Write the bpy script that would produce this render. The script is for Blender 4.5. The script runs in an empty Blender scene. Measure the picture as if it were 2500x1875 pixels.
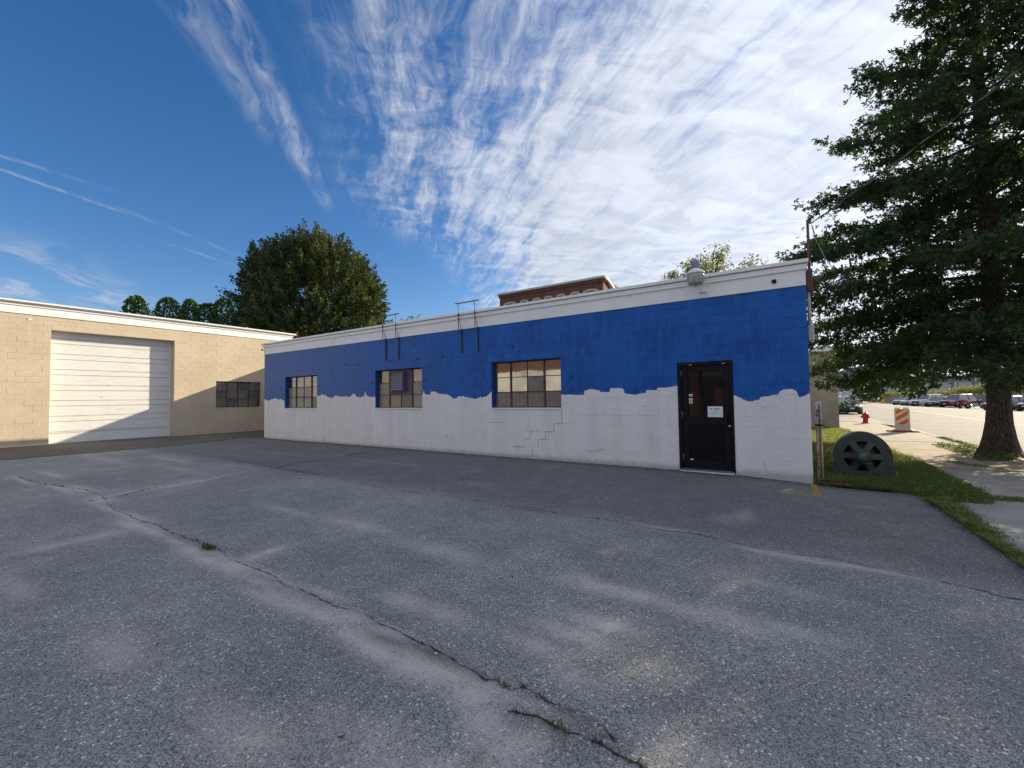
import bpy, bmesh, math, random
import numpy as np
from mathutils import Vector, Matrix
R = math.radians
random.seed(7); rng = np.random.default_rng(11)
scene = bpy.context.scene
COL = scene.collection

# ------------------------------------------------------------------ camera
F_PX, PITCH, ROLL, YAW = 1037.79, 0.0349, -0.0144, -0.5695
cam_d = bpy.data.cameras.new('camera'); cam = bpy.data.objects.new('camera', cam_d); COL.objects.link(cam)
fwd = Vector((math.sin(YAW)*math.cos(PITCH), math.cos(YAW)*math.cos(PITCH), math.sin(PITCH)))
rt0 = Vector((math.cos(YAW), -math.sin(YAW), 0)); up0 = rt0.cross(fwd)
rt = rt0*math.cos(ROLL)+up0*math.sin(ROLL); up = -rt0*math.sin(ROLL)+up0*math.cos(ROLL)
m = Matrix((rt, up, -fwd)).transposed().to_4x4(); m.translation = Vector((0, -9.2746, 1.6))
cam.matrix_world = m
cam_d.sensor_width = 36; cam_d.lens = 36*F_PX/2500; cam_d.clip_start = .05; cam_d.clip_end = 3000
scene.camera = cam

# ------------------------------------------------------------------ colour management, sun, sky
SUN_AZ, SUN_EL = R(25.3), R(21.3)          # azimuth from +y towards +x
scene.view_settings.view_transform = 'Standard'; scene.view_settings.look = 'None'
scene.view_settings.gamma = 1; scene.view_settings.use_curve_mapping = False
scene.view_settings.exposure = 2.0
sd = bpy.data.lights.new('sun', 'SUN'); sd.energy = 2.0; sd.angle = R(.55); sd.color = (1, .84, .60)
so = bpy.data.objects.new('sun', sd); COL.objects.link(so)
sdir = Vector((math.sin(SUN_AZ)*math.cos(SUN_EL), math.cos(SUN_AZ)*math.cos(SUN_EL), math.sin(SUN_EL)))
so.rotation_euler = sdir.to_track_quat('Z', 'Y').to_euler()

class NT:
    """small node helper"""
    def __init__(s, tree): s.t = tree; s.N = tree.nodes; s.L = tree.links
    def n(s, ty, **k):
        o = s.N.new(ty)
        for a, v in k.items(): setattr(o, a, v)
        return o
    def put(s, sock, v):
        if isinstance(v, bpy.types.NodeSocket): s.L.new(v, sock)
        elif v is not None:
            try: sock.default_value = v
            except Exception:
                sock.default_value = (*v, 1) if len(v) == 3 else v
    def m(s, op, a, b=None, c=None, clamp=False):
        o = s.n('ShaderNodeMath', operation=op, use_clamp=clamp); s.put(o.inputs[0], a); s.put(o.inputs[1], b)
        if c is not None: s.put(o.inputs[2], c)
        return o.outputs[0]
    def mr(s, v, a, b, c=0., d=1., smooth=True):
        o = s.n('ShaderNodeMapRange', interpolation_type='SMOOTHSTEP' if smooth else 'LINEAR')
        for i, x in enumerate((v, a, b, c, d)): s.put(o.inputs[i], x)
        return o.outputs[0]
    def mix(s, f, a, b, blend='MIX'):
        o = s.n('ShaderNodeMix', data_type='RGBA', blend_type=blend); s.put(o.inputs[0], f); s.put(o.inputs[6], a); s.put(o.inputs[7], b)
        return o.outputs[2]
    def noise(s, vec, scale, detail=3, rough=.5, dist=0., dim='3D', col=False):
        o = s.n('ShaderNodeTexNoise', noise_dimensions=dim); s.put(o.inputs['Vector'], vec); s.put(o.inputs['Scale'], scale)
        s.put(o.inputs['Detail'], float(detail)); s.put(o.inputs['Roughness'], rough); s.put(o.inputs['Distortion'], dist)
        return o.outputs['Color' if col else 'Fac']
    def vor(s, vec, scale, feat='F1', out='Distance', rnd=1.):
        o = s.n('ShaderNodeTexVoronoi', feature=feat); s.put(o.inputs['Vector'], vec); s.put(o.inputs['Scale'], scale); s.put(o.inputs['Randomness'], rnd)
        return o.outputs[out]
    def xyz(s, x, y, z):
        o = s.n('ShaderNodeCombineXYZ'); s.put(o.inputs[0], x); s.put(o.inputs[1], y); s.put(o.inputs[2], z); return o.outputs[0]
    def sep(s, v):
        o = s.n('ShaderNodeSeparateXYZ'); s.put(o.inputs[0], v); return o.outputs
    def ramp(s, f, stops, interp='LINEAR'):
        o = s.n('ShaderNodeValToRGB'); s.put(o.inputs[0], f); cr = o.color_ramp; cr.interpolation = interp
        while len(cr.elements) < len(stops): cr.elements.new(.5)
        for e, (p, c) in zip(cr.elements, stops): e.position = p; e.color = (*c, 1) if len(c) == 3 else c
        return o.outputs[0]

world = bpy.data.worlds.new('World'); scene.world = world; world.use_nodes = True
W = NT(world.node_tree)
for n_ in list(W.N): W.N.remove(n_)
wout = W.n('ShaderNodeOutputWorld'); bg = W.n('ShaderNodeBackground'); W.L.new(bg.outputs[0], wout.inputs[0])
sky = W.n('ShaderNodeTexSky', sky_type='NISHITA', sun_disc=False, sun_elevation=SUN_EL, sun_rotation=SUN_AZ, altitude=100, air_density=1.0, dust_density=.6, ozone_density=2.2)
bg.inputs[1].default_value = .15
tc = W.n('ShaderNodeTexCoord'); D = tc.outputs['Generated']
dx, dy, dz = W.sep(D)
den = W.m('ADD', W.m('MAXIMUM', dz, 0.), .06)
px, py = W.m('DIVIDE', dx, den), W.m('DIVIDE', dy, den)
b_ = R(-48.7); usx, usy = math.sin(b_), math.cos(b_)
S_ = W.m('ADD', W.m('MULTIPLY', px, usx), W.m('MULTIPLY', py, usy))       # along the cirrus streaks
T_ = W.m('ADD', W.m('MULTIPLY', px, usy), W.m('MULTIPLY', py, -usx))      # across them
wv = W.noise(W.xyz(S_, T_, 0.), 1.6, 4, .55, 0., col=True)
wr, wg, wb = W.sep(wv)
T2 = W.m('ADD', T_, W.m('MULTIPLY', W.m('SUBTRACT', wr, .5), .22))
S2 = W.m('ADD', S_, W.m('MULTIPLY', W.m('SUBTRACT', wg, .5), .5))
# edge of the cloud bank, in streak coordinates
edge = W.m('ADD', W.mr(S_, 1.7, 3.2, -.20, .50), 0.)
fld = W.m('SUBTRACT', T2, edge)
bank = W.mr(fld, -.09, .24)
fine = W.noise(W.xyz(W.m('MULTIPLY', S2, .9), W.m('MULTIPLY', T2, 6.2), 3.), 1.7, 8, .62, .35)
fib = W.noise(W.xyz(W.m('MULTIPLY', S2, 3.0), W.m('MULTIPLY', T2, 9.), 9.), 3.2, 7, .68, .5)
rip = W.noise(W.xyz(W.m('MULTIPLY', S2, 5.5), W.m('MULTIPLY', T2, 2.4), 5.), 1.5, 6, .6, .6)
big = W.noise(W.xyz(S2, W.m('MULTIPLY', T2, 1.5), 7.), .9, 3, .5)
tex = W.m('ADD', W.m('ADD', W.m('MULTIPLY', fine, .42), W.m('MULTIPLY', rip, .20)), W.m('ADD', W.m('MULTIPLY', fib, .26), W.m('MULTIPLY', big, .19)))
thick = W.mr(fld, 0., 1.1)
lo = W.m('SUBTRACT', .478, W.m('MULTIPLY', thick, .20))
dens = W.m('MULTIPLY', bank, W.mr(tex, lo, W.m('ADD', lo, .26)))
def wisp(s0, t0, s1, t1, w, amp, seed):
    """a single long cirrus fibre between two points of the cloud layer"""
    k = (t1-t0)/(s1-s0)
    tt = W.m('SUBTRACT', W.m('ADD', T_, W.m('MULTIPLY', W.m('SUBTRACT', wr, .5), .10)), W.m('ADD', W.m('MULTIPLY', W.m('SUBTRACT', S_, s0), k), t0))
    a = W.mr(W.m('ABSOLUTE', tt), w, 0.)
    e = W.m('MULTIPLY', W.mr(S_, s0-.15, s0+.15), W.mr(S_, s1+.12, s1-.25))
    nz = W.mr(W.noise(W.xyz(W.m('MULTIPLY', S2, 1.5), W.m('MULTIPLY', T2, 7.), seed), 2.6, 6, .65, .3), .34, .62)
    return W.m('MULTIPLY', W.m('MULTIPLY', W.m('MULTIPLY', a, e), nz), amp)
for args in ((.6, -.42, 1.86, -.27, .058, .55, 1.), (.8, -.50, 1.6, -.36, .07, .35, 2.), (1.5, -.30, 2.02, -.25, .05, .8, 12.), (1.55, -1.62, 2.0, -1.10, .035, .42, 3.),
             (1.6, -1.62, 2.28, -1.07, .028, .45, 4.), (2.2, -1.1, 3.0, -.62, .04, .16, 5.), (2.62, -1.05, 2.86, -.87, .03, .4, 6.)):
    dens = W.m('MAXIMUM', dens, wisp(*args))
# unseen veil of cloud added overhead and behind the camera to brighten the shaded facade
fill_veil = W.m('MULTIPLY', W.mr(S_, .70, .05), W.mr(tex, .24, .40))
dens = W.m('MAXIMUM', dens, W.m('MULTIPLY', fill_veil, .95))
low = W.m('MULTIPLY', W.mr(T_, -1.45, -1.95), W.mr(S_, 2.35, 3.0))
low = W.m('MULTIPLY', low, W.mr(W.noise(W.xyz(W.m('MULTIPLY', S2, 1.3), W.m('MULTIPLY', T2, 2.6), 8.), 1.4, 7, .6, .5), .44, .66))
dens = W.m('MAXIMUM', dens, W.m('MULTIPLY', low, .8))
# light scattered by the cloud: brighter towards the sun
sv = W.n('ShaderNodeVectorMath', operation='DOT_PRODUCT'); W.L.new(D, sv.inputs[0]); sv.inputs[1].default_value = sdir
glow = W.m('POWER', W.m('MAXIMUM', sv.outputs['Value'], 0.), 3.0)
lum = W.m('ADD', 1.20, W.m('MULTIPLY', glow, .72))
shade = W.mr(W.m('ADD', W.m('MULTIPLY', rip, .65), W.m('MULTIPLY', fine, .35)), .36, .64, .80, 1.05)
lum = W.m('MULTIPLY', lum, shade)
cc = W.n('ShaderNodeVectorMath', operation='SCALE'); cc.inputs[0].default_value = (.905, .96, 1.08); W.L.new(lum, cc.inputs['Scale'])
gr = W.n('ShaderNodeHueSaturation'); gr.inputs['Saturation'].default_value = 1.32; gr.inputs['Value'].default_value = 1.0; W.L.new(sky.outputs[0], gr.inputs['Color'])
skyc = W.mix(1., gr.outputs[0], (.240, .226, .254, 1), 'MULTIPLY')
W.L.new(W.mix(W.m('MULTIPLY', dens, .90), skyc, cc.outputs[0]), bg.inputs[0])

# ------------------------------------------------------------------ object helpers
def tag(o, label=None, cat=None, group=None, kind=None):
    if label: o['label'] = label
    if cat: o['category'] = cat
    if group: o['group'] = group
    if kind: o['kind'] = kind
    return o
def empty(name, loc=(0, 0, 0), rz=0., label=None, cat=None, group=None):
    o = bpy.data.objects.new(name, None); COL.objects.link(o); o.location = loc; o.rotation_euler = (0, 0, rz); o.empty_display_size = .1
    return tag(o, label, cat, group)
def link(name, me, parent=None):
    o = bpy.data.objects.new(name, me); COL.objects.link(o)
    if parent: o.parent = parent
    return o
def copy_tree(o, parent=None):
    c = o.copy(); COL.objects.link(c); c.parent = parent
    for ch in [q for q in bpy.data.objects if q.parent == o]: copy_tree(ch, c)
    return c

class MB:
    def __init__(s): s.v = []; s.f = []; s.mi = []; s.sm = []; s.k = 0
    def add(s, vs, fs, smooth=False):
        b = len(s.v); s.v += [tuple(v) for v in vs]; s.f += [tuple(i+b for i in f) for f in fs]; s.mi += [s.k]*len(fs); s.sm += [smooth]*len(fs); return s
    def box(s, x0, x1, y0, y1, z0, z1):
        return s.add([(x0,y0,z0),(x1,y0,z0),(x1,y1,z0),(x0,y1,z0),(x0,y0,z1),(x1,y0,z1),(x1,y1,z1),(x0,y1,z1)],
                     [(3,2,1,0),(4,5,6,7),(0,1,5,4),(1,2,6,5),(2,3,7,6),(3,0,4,7)])
    def bbox(s, x0, x1, y0, y1, z0, z1, c=.01):
        """box with chamfered edges all round (octagon-section rings)"""
        xs, ys = (x0, x1), (y0, y1)
        def ring(z, i): 
            return [(x0+c+i,y0+i,z),(x1-c-i,y0+i,z),(x1-i,y0+c+i,z),(x1-i,y1-c-i,z),(x1-c-i,y1-i,z),(x0+c+i,y1-i,z),(x0+i,y1-c-i,z),(x0+i,y0+c+i,z)]
        return s.rings([ring(z0, c), ring(z0+c, 0), ring(z1-c, 0), ring(z1, c)])
    def rings(s, rs, cap=True, closed=True, smooth=False):
        n = len(rs[0]); vs = [p for r_ in rs for p in r_]; fs = []
        for i in range(len(rs)-1):
            for j in range(n if closed else n-1):
                a = i*n+j; b = i*n+(j+1) % n; fs.append((a, b, b+n, a+n))
        if cap and closed: fs += [tuple(range(n))[::-1], tuple(range((len(rs)-1)*n, len(rs)*n))]
        return s.add(vs, fs, smooth)
    def tube(s, pts, rad, n=8, cap=True, smooth=True):
        pts = [Vector(p) for p in pts]; rr = rad if hasattr(rad, '__len__') else [rad]*len(pts); rs = []
        ref = None
        for i, p in enumerate(pts):
            t = (pts[min(i+1, len(pts)-1)]-pts[max(i-1, 0)]).normalized()
            if ref is None: ref = Vector((0, 0, 1)) if abs(t.z) < .9 else Vector((1, 0, 0))
            a = t.cross(ref); 
            if a.length < 1e-4: a = t.orthogonal()
            a.normalize(); b = a.cross(t).normalized(); ref = b
            rs.append([p+(a*math.cos(2*math.pi*k/n)+b*math.sin(2*math.pi*k/n))*rr[i] for k in range(n)])
        return s.rings(rs, cap=cap, smooth=smooth)
    def lathe(s, prof, cx=0, cy=0, n=20, axis='z', smooth=True):
        rs = []
        for r_, h in prof:
            ring = []
            for k in range(n):
                a = 2*math.pi*k/n; c_, s_ = math.cos(a)*r_, math.sin(a)*r_
                ring.append((cx+c_, cy+s_, h) if axis == 'z' else ((h, cx+c_, cy+s_) if axis == 'x' else (cx+c_, h, cy+s_)))
            rs.append(ring)
        return s.rings(rs, smooth=smooth)
    def prism(s, poly, h0, h1, plane='xy'):
        f = {'xy': lambda a, b, h: (a, b, h), 'xz': lambda a, b, h: (a, h, b), 'yz': lambda a, b, h: (h, a, b)}[plane]
        n = len(poly); vs = [f(a, b, h0) for a, b in poly]+[f(a, b, h1) for a, b in poly]
        fs = [tuple(range(n))[::-1], tuple(range(n, 2*n))]+[(i, (i+1) % n, (i+1) % n+n, i+n) for i in range(n)]
        return s.add(vs, fs)
    def mesh(s, name, mats):
        me = bpy.data.meshes.new(name); me.from_pydata(s.v, [], s.f)
        for mm in (mats if isinstance(mats, (list, tuple)) else [mats]): me.materials.append(mm)
        me.polygons.foreach_set('material_index', s.mi); me.polygons.foreach_set('use_smooth', s.sm); me.update()
        bm = bmesh.new(); bm.from_mesh(me); bmesh.ops.recalc_face_normals(bm, faces=bm.faces); bm.to_mesh(me); bm.free()
        return me
    def build(s, name, mats, parent=None): return link(name, s.mesh(name, mats), parent)

def np_mesh(name, V, Fq, mat, attrs=None, smooth=False, face_attr=None):
    """fast mesh from arrays; Fq (n,k) faces of k corners"""
    me = bpy.data.meshes.new(name); k = Fq.shape[1]
    me.vertices.add(len(V)); me.vertices.foreach_set('co', np.ascontiguousarray(V, np.float32).ravel())
    me.loops.add(Fq.size); me.loops.foreach_set('vertex_index', Fq.astype(np.int32).ravel())
    me.polygons.add(len(Fq)); me.polygons.foreach_set('loop_start', np.arange(0, Fq.size, k, dtype=np.int32))
    me.polygons.foreach_set('use_smooth', np.full(len(Fq), smooth))
    for a, v in (attrs or {}).items():
        at = me.attributes.new(a, 'FLOAT', 'POINT'); at.data.foreach_set('value', np.asarray(v, np.float32))
    me.materials.append(mat); me.update(calc_edges=True); me.validate(); return me

# ------------------------------------------------------------------ materials
def mat(name):
    m_ = bpy.data.materials.new(name); m_.use_nodes = True; t = NT(m_.node_tree)
    return m_, t, t.N['Principled BSDF']
def pos(t): return t.n('ShaderNodeNewGeometry').outputs['Position']
def objc(t): return t.n('ShaderNodeTexCoord').outputs['Object']
def bump(t, h, strength=.3, dist=.01):
    b = t.n('ShaderNodeBump'); t.put(b.inputs['Height'], h); b.inputs['Strength'].default_value = strength; b.inputs['Distance'].default_value = dist
    return b.outputs[0]
def simple(name, col, rough=.6, metal=0., var=.12, scale=6., bscale=60., bstr=.08, spec=.5, obj=False, dirt=None):
    m_, t, p = mat(name); P = objc(t) if obj else pos(t)
    n1 = t.noise(P, scale, 5, .6); n2 = t.noise(P, scale*7, 3, .6)
    f = t.m('ADD', t.m('MULTIPLY', n1, .65), t.m('MULTIPLY', n2, .35))
    lo_ = tuple(c*(1-var) for c in col); hi = tuple(min(1, c*(1+var)) for c in col)
    c = t.mix(t.mr(f, .3, .7), (*lo_, 1), (*hi, 1))
    if dirt: c = t.mix(t.mr(t.noise(P, scale*1.7, 6, .7, .5), .52, .72), c, (*dirt, 1))
    t.put(p.inputs['Base Color'], c); p.inputs['Metallic'].default_value = metal
    t.put(p.inputs['Roughness'], t.mr(n2, .3, .7, max(0, rough-.08), min(1, rough+.08)))
    p.inputs['Specular IOR Level'].default_value = spec
    if bstr: t.put(p.inputs['Normal'], bump(t, t.noise(P, bscale, 3, .6), bstr, .005))
    return m_

PAINT = [(-18.114,1.724),(-17.888,1.694),(-17.7,1.665),(-17.582,1.691),(-17.566,1.736),(-17.415,1.725),(-17.316,1.76),(-17.167,1.761),(-17.151,1.713),(-16.955,1.696),(-16.923,1.737),(-16.842,1.736),(-16.826,1.692),(-16.698,1.673),(-16.618,1.672),(-16.601,1.514),(-16.568,1.339),(-14.438,1.804),(-14.207,1.809),(-14.201,1.849),(-14.073,1.855),(-14.059,1.83),(-13.993,1.829),(-13.913,1.844),(-13.887,1.796),(-13.808,1.762),(-13.625,1.744),(-13.574,1.704),(-13.496,1.734),(-13.369,1.795),(-13.305,1.833),(-13.267,1.794),(-13.117,1.76),(-12.968,1.758),(-12.962,1.771),(-12.956,1.752),(-12.757,1.772),(-12.638,1.731),(-12.474,1.773),(-12.404,1.847),(-12.265,1.844),(-12.197,1.74),(-11.948,1.722),(-11.792,1.769),(-11.756,1.936),(-11.703,1.819),(-11.659,1.767),(-11.442,1.72),(-11.249,1.732),(-9.124,1.773),(-9.076,1.902),(-9.045,1.798),(-8.911,1.749),(-8.813,1.763),(-8.788,1.844),(-8.581,1.845),(-8.53,1.793),(-8.329,1.764),(-8.13,1.751),(-8.049,1.704),(-8.031,1.704),(-7.972,1.671),(-7.952,1.628),(-7.784,1.645),(-7.742,1.699),(-7.639,1.682),(-7.557,1.703),(-7.497,1.673),(-7.297,1.639),(-7.12,1.606),(-7.042,1.642),(-6.983,1.647),(-6.964,1.687),(-6.926,1.646),(-6.773,1.675),(-6.678,1.728),(-6.609,1.803),(-4.526,1.689),(-4.403,1.679),(-4.377,1.668),(-4.36,1.682),(-4.126,1.672),(-4.109,1.659),(-4.093,1.671),(-3.941,1.664),(-3.932,1.77),(-3.854,1.768),(-3.834,1.798),(-3.663,1.789),(-3.632,1.77),(-3.562,1.761),(-3.552,1.728),(-3.324,1.719),(-3.31,1.814),(-3.039,1.803),(-3.025,1.778),(-2.993,1.767),(-2.983,1.684),(-2.81,1.663),(-2.804,1.652),(-2.74,1.648),(-2.515,1.691),(-2.502,1.747),(-2.295,1.737),(-2.26,1.794),(-2.081,1.786),(-1.873,1.824),(-0.829,1.604),(-0.788,1.601),(-0.758,1.568),(-0.718,1.563),(-0.699,1.542),(-0.62,1.501),(-0.61,1.487),(-0.511,1.489),(-0.413,1.516),(-0.393,1.533),(-0.387,1.563),(-0.125,1.603),(-0.093,1.614),(-0.08,1.656),(-0.007,1.703),(0.111,1.708),(0.179,1.679),(0.201,1.623),(0.21,1.567),(0.233,1.548),(0.382,1.619)]
def paint_edge(t, x):
    """height of the hand-painted edge as a function of wall x: vector-handled float curves, one per stretch of wall"""
    P_ = [(PAINT[0][0]-1, PAINT[0][1])]+PAINT+[(PAINT[-1][0]+1, PAINT[-1][1])]
    xs = np.array([a for a, _ in P_]); zs = np.array([b for _, b in P_])
    cuts = [-18.4, -14.3, -11.3, -7.9, -4.45, -2.2, .6]; out = None
    for a, b in zip(cuts[:-1], cuts[1:]):
        cv = t.n('ShaderNodeFloatCurve'); c = cv.mapping.curves[0]; cv.mapping.extend = 'HORIZONTAL'
        pts = [(a, np.interp(a, xs, zs))]+[(x_, z_) for x_, z_ in P_ if a+.004 < x_ < b-.004]+[(b, np.interp(b, xs, zs))]
        while len(c.points) < len(pts): c.points.new(.5, .5)
        for q, (x_, z_) in zip(c.points, pts): q.location = ((x_-a)/(b-a), (z_-1.2)/1.0); q.handle_type = 'VECTOR'
        cv.mapping.update()
        t.put(cv.inputs['Value'], t.mr(x, a, b, smooth=False)); v = cv.outputs[0]
        if out is None: out = v
        else:
            k = t.m('GREATER_THAN', x, a); out = t.m('ADD', t.m('MULTIPLY', v, k), t.m('MULTIPLY', out, t.m('SUBTRACT', 1., k)))
    return t.m('ADD', out, 1.2)

def make_wall_paint():
    m_, t, p = mat('blue_over_white_paint'); P = pos(t); x, y, z = t.sep(P)
    ragged = t.noise(P, 28, 4, .7)
    ed = t.m('ADD', paint_edge(t, x), t.m('MULTIPLY', t.m('SUBTRACT', ragged, .5), .045))
    above = t.m('SUBTRACT', z, ed); isb = t.mr(above, -.003, .003)
    # dry roller: the old white grins through in flecks just above the edge, small blue dabs just below
    fl = t.noise(t.xyz(t.m('MULTIPLY', x, 26.), y, t.m('MULTIPLY', z, 70.)), 1., 4, .7)
    dry = t.m('MULTIPLY', t.m('MULTIPLY', t.mr(fl, .57, .60), t.mr(above, .075, .0)), t.mr(t.noise(P, 3.1, 2), .48, .56))
    isb = t.m('MULTIPLY', isb, t.m('SUBTRACT', 1., dry))
    dab = t.m('MULTIPLY', t.mr(t.noise(P, 55, 3, .7), .66, .69), t.m('MULTIPLY', t.mr(above, -.05, -.01), t.mr(above, .01, .0)))
    isb = t.m('MAXIMUM', isb, dab)
    # blue: roller lap marks, sky sheen painted in as paler blue to the left half of the wall
    n1 = t.noise(P, 1.1, 4, .55); n2 = t.noise(t.xyz(t.m('MULTIPLY', x, 2.2), y, t.m('MULTIPLY', z, .7)), 3., 4, .6)
    b1 = t.mix(t.mr(n1, .40, .60), (.001, .074, .34, 1), (.002, .104, .44, 1))
    b1 = t.mix(t.mr(n2, .42, .75), b1, (.006, .125, .47, 1))
    old = t.m('MULTIPLY', t.mr(t.m('ADD', x, t.m('MULTIPLY', t.m('SUBTRACT', n1, .5), 5.)), -6.0, -16.5), .62)  # mask of the painted-in grazing sheen, growing towards the left end
    b1 = t.mix(old, b1, (.085, .175, .40, 1))
    # white: rain streaks and grime
    st = t.noise(t.xyz(t.m('MULTIPLY', x, 2.6), y, t.m('MULTIPLY', z, .22)), 1.3, 5, .55)
    w1 = t.mix(t.mr(st, .36, .68), (.745, .75, .765, 1), (.79, .805, .825, 1))
    # paler washed streaks below the sills
    under = 0.
    for a_, b_2 in ((-16.6, -14.4), (-11.3, -8.0), (-6.6, -4.5)):
        under = t.m('ADD', under, t.m('MULTIPLY', t.mr(x, a_-.2, a_+.1), t.mr(x, b_2+.2, b_2-.1)))
    sk = t.m('MULTIPLY', t.m('MULTIPLY', under, t.mr(z, 1.4, 1.2)), t.mr(t.noise(t.xyz(t.m('MULTIPLY', x, 3.), y, t.m('MULTIPLY', z, .3)), 1.7, 4, .6), .50, .66))
    w1 = t.mix(t.m('MULTIPLY', sk, .55), w1, (.86, .875, .90, 1))
    gr_ = t.noise(P, 2.3, 6, .65)
    w1 = t.mix(t.m('MULTIPLY', t.mr(gr_, .5, .75), .3), w1, (.50, .48, .46, 1))
    foot = t.m('MULTIPLY', t.mr(t.m('ADD', z, t.m('MULTIPLY', t.m('SUBTRACT', t.noise(P, 7, 4, .7), .5), .16)), .24, .10), .6)
    w1 = t.mix(foot, w1, (.30, .27, .24, 1))
    chips = t.m('MULTIPLY', t.mr(t.noise(P, 19, 5, .7), .705, .73), t.mr(z, 1.1, .2))
    w1 = t.mix(chips, w1, (.16, .15, .14, 1))
    rust = t.m('MULTIPLY', t.mr(t.noise(t.xyz(t.m('MULTIPLY', x, 9.), y, z), 1.9, 3, .6), .70, .80), .25)
    w1 = t.mix(rust, w1, (.42, .36, .29, 1))
    t.put(p.inputs['Base Color'], t.mix(isb, w1, b1)); t.put(p.inputs['Roughness'], t.mr(isb, 0., 1., .62, .5)); p.inputs['Specular IOR Level'].default_value = .32
    h = t.m('ADD', t.m('ADD', t.m('MULTIPLY', t.noise(P, 170, 3, .65), .5), t.m('MULTIPLY', t.noise(P, 26, 4, .6), 1.1)), t.m('MULTIPLY', isb, .4))
    t.put(p.inputs['Normal'], bump(t, h, .38, .006)); return m_
def make_tan():
    m_, t, p = mat('tan_block_paint'); P = pos(t); x, y, z = t.sep(P)
    n1 = t.noise(P, .9, 4, .6); n2 = t.noise(P, 14, 5, .7)
    c = t.mix(t.mr(n1, .35, .65), (.52, .445, .335, 1), (.58, .50, .385, 1))
    c = t.mix(t.m('MULTIPLY', t.mr(n2, .45, .7), .35), c, (.47, .37, .27, 1))
    st = t.noise(t.xyz(x, t.m('MULTIPLY', y, 6.), t.m('MULTIPLY', z, .4)), 1.4, 4, .6)
    c = t.mix(t.m('MULTIPLY', t.mr(st, .55, .8), .4), c, (.70, .62, .52, 1))
    t.put(p.inputs['Base Color'], c); p.inputs['Roughness'].default_value = .8
    h = t.m('ADD', t.noise(P, 90, 4, .7), t.m('MULTIPLY', t.noise(P, 24, 3), .8)); t.put(p.inputs['Normal'], bump(t, h, .6, .009)); return m_

def make_asphalt(name, base, speck, dust=False, tone=1.):
    m_, t, p = mat(name); P = pos(t); x, y, z = t.sep(P); P2 = t.xyz(x, y, 0.)
    cell = t.n('ShaderNodeTexVoronoi', feature='F1'); t.put(cell.inputs['Vector'], P2); cell.inputs['Scale'].default_value = 185
    cv = t.sep(cell.outputs['Color'])[0]
    cell2 = t.n('ShaderNodeTexVoronoi', feature='F1'); t.put(cell2.inputs['Vector'], P2); cell2.inputs['Scale'].default_value = 66
    cv2 = t.sep(cell2.outputs['Color'])[1]
    grit = t.noise(P2, 210, 2, .7); clump = t.noise(P2, 24, 4, .7)
    big_ = t.noise(P2, .55, 5, .6); mid = t.noise(P2, 2.6, 5, .65)
    d = tuple(c*.22 for c in base); l = tuple(min(1, c*2.3) for c in base)
    f = t.m('ADD', t.m('MULTIPLY', cv, .55), t.m('ADD', t.m('MULTIPLY', grit, .25), t.m('MULTIPLY', clump, .28)))
    c = t.mix(t.mr(f, .26, .88, smooth=False), (*d, 1), (*l, 1))
    st = t.m('MULTIPLY', t.m('GREATER_THAN', cv2, .93), t.mr(cell2.outputs['Distance'], .50, .36))
    c = t.mix(t.m('MULTIPLY', st, .9), c, (*speck, 1))
    c = t.mix(1., c, t.ramp(big_, [(.3, (.80, .81, .84)), (.52, (1, 1, 1)), (.72, (1.24, 1.22, 1.19))]), 'MULTIPLY')
    c = t.mix(1., c, t.ramp(mid, [(.32, (.84, .84, .86)), (.6, (1.05, 1.05, 1.05))]), 'MULTIPLY')
    if dust:
        at = t.m('MULTIPLY', t.n('ShaderNodeAttribute', attribute_name='dust').outputs['Fac'], 1.45)
        dn = t.m('MULTIPLY', at, t.mr(t.m('ADD', t.m('MULTIPLY', mid, .5), t.m('MULTIPLY', t.m('ADD', clump, cv), .33)), .26, .60))
        c = t.mix(t.m('MINIMUM', dn, .95), c, t.mix(grit, (.34, .33, .305, 1), (.72, .70, .66, 1)))
        # the bay next to the building is an older, darker pour bounded by the long joint
        bay = t.m('MULTIPLY', t.mr(t.m('ADD', y, t.m('MULTIPLY', t.m('SUBTRACT', mid, .5), 1.2)), -4.5, -3.7), t.mr(big_, .25, .5, .6, 1.))
        c = t.mix(bay, c, t.mix(1., c, (.66, .66, .67, 1), 'MULTIPLY'))
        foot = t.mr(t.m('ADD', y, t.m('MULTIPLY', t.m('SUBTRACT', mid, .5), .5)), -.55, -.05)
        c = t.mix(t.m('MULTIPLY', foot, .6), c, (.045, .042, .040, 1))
        dk = t.n('ShaderNodeAttribute', attribute_name='wear').outputs['Fac']
        c = t.mix(t.m('MULTIPLY', dk, t.mr(mid, .25, .6)), c, (.062, .060, .058, 1))
    t.put(p.inputs['Base Color'], c); t.put(p.inputs['Roughness'], t.mr(cv, 0., 1., .72, .95)); p.inputs['Specular IOR Level'].default_value = .35
    h = t.m('ADD', t.m('MULTIPLY', t.m('SUBTRACT', 1., cell.outputs['Distance']), .6), t.m('ADD', t.m('MULTIPLY', cv, .5), t.m('MULTIPLY', clump, 1.2)))
    t.put(p.inputs['Normal'], bump(t, h, .7, .006)); return m_
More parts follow.
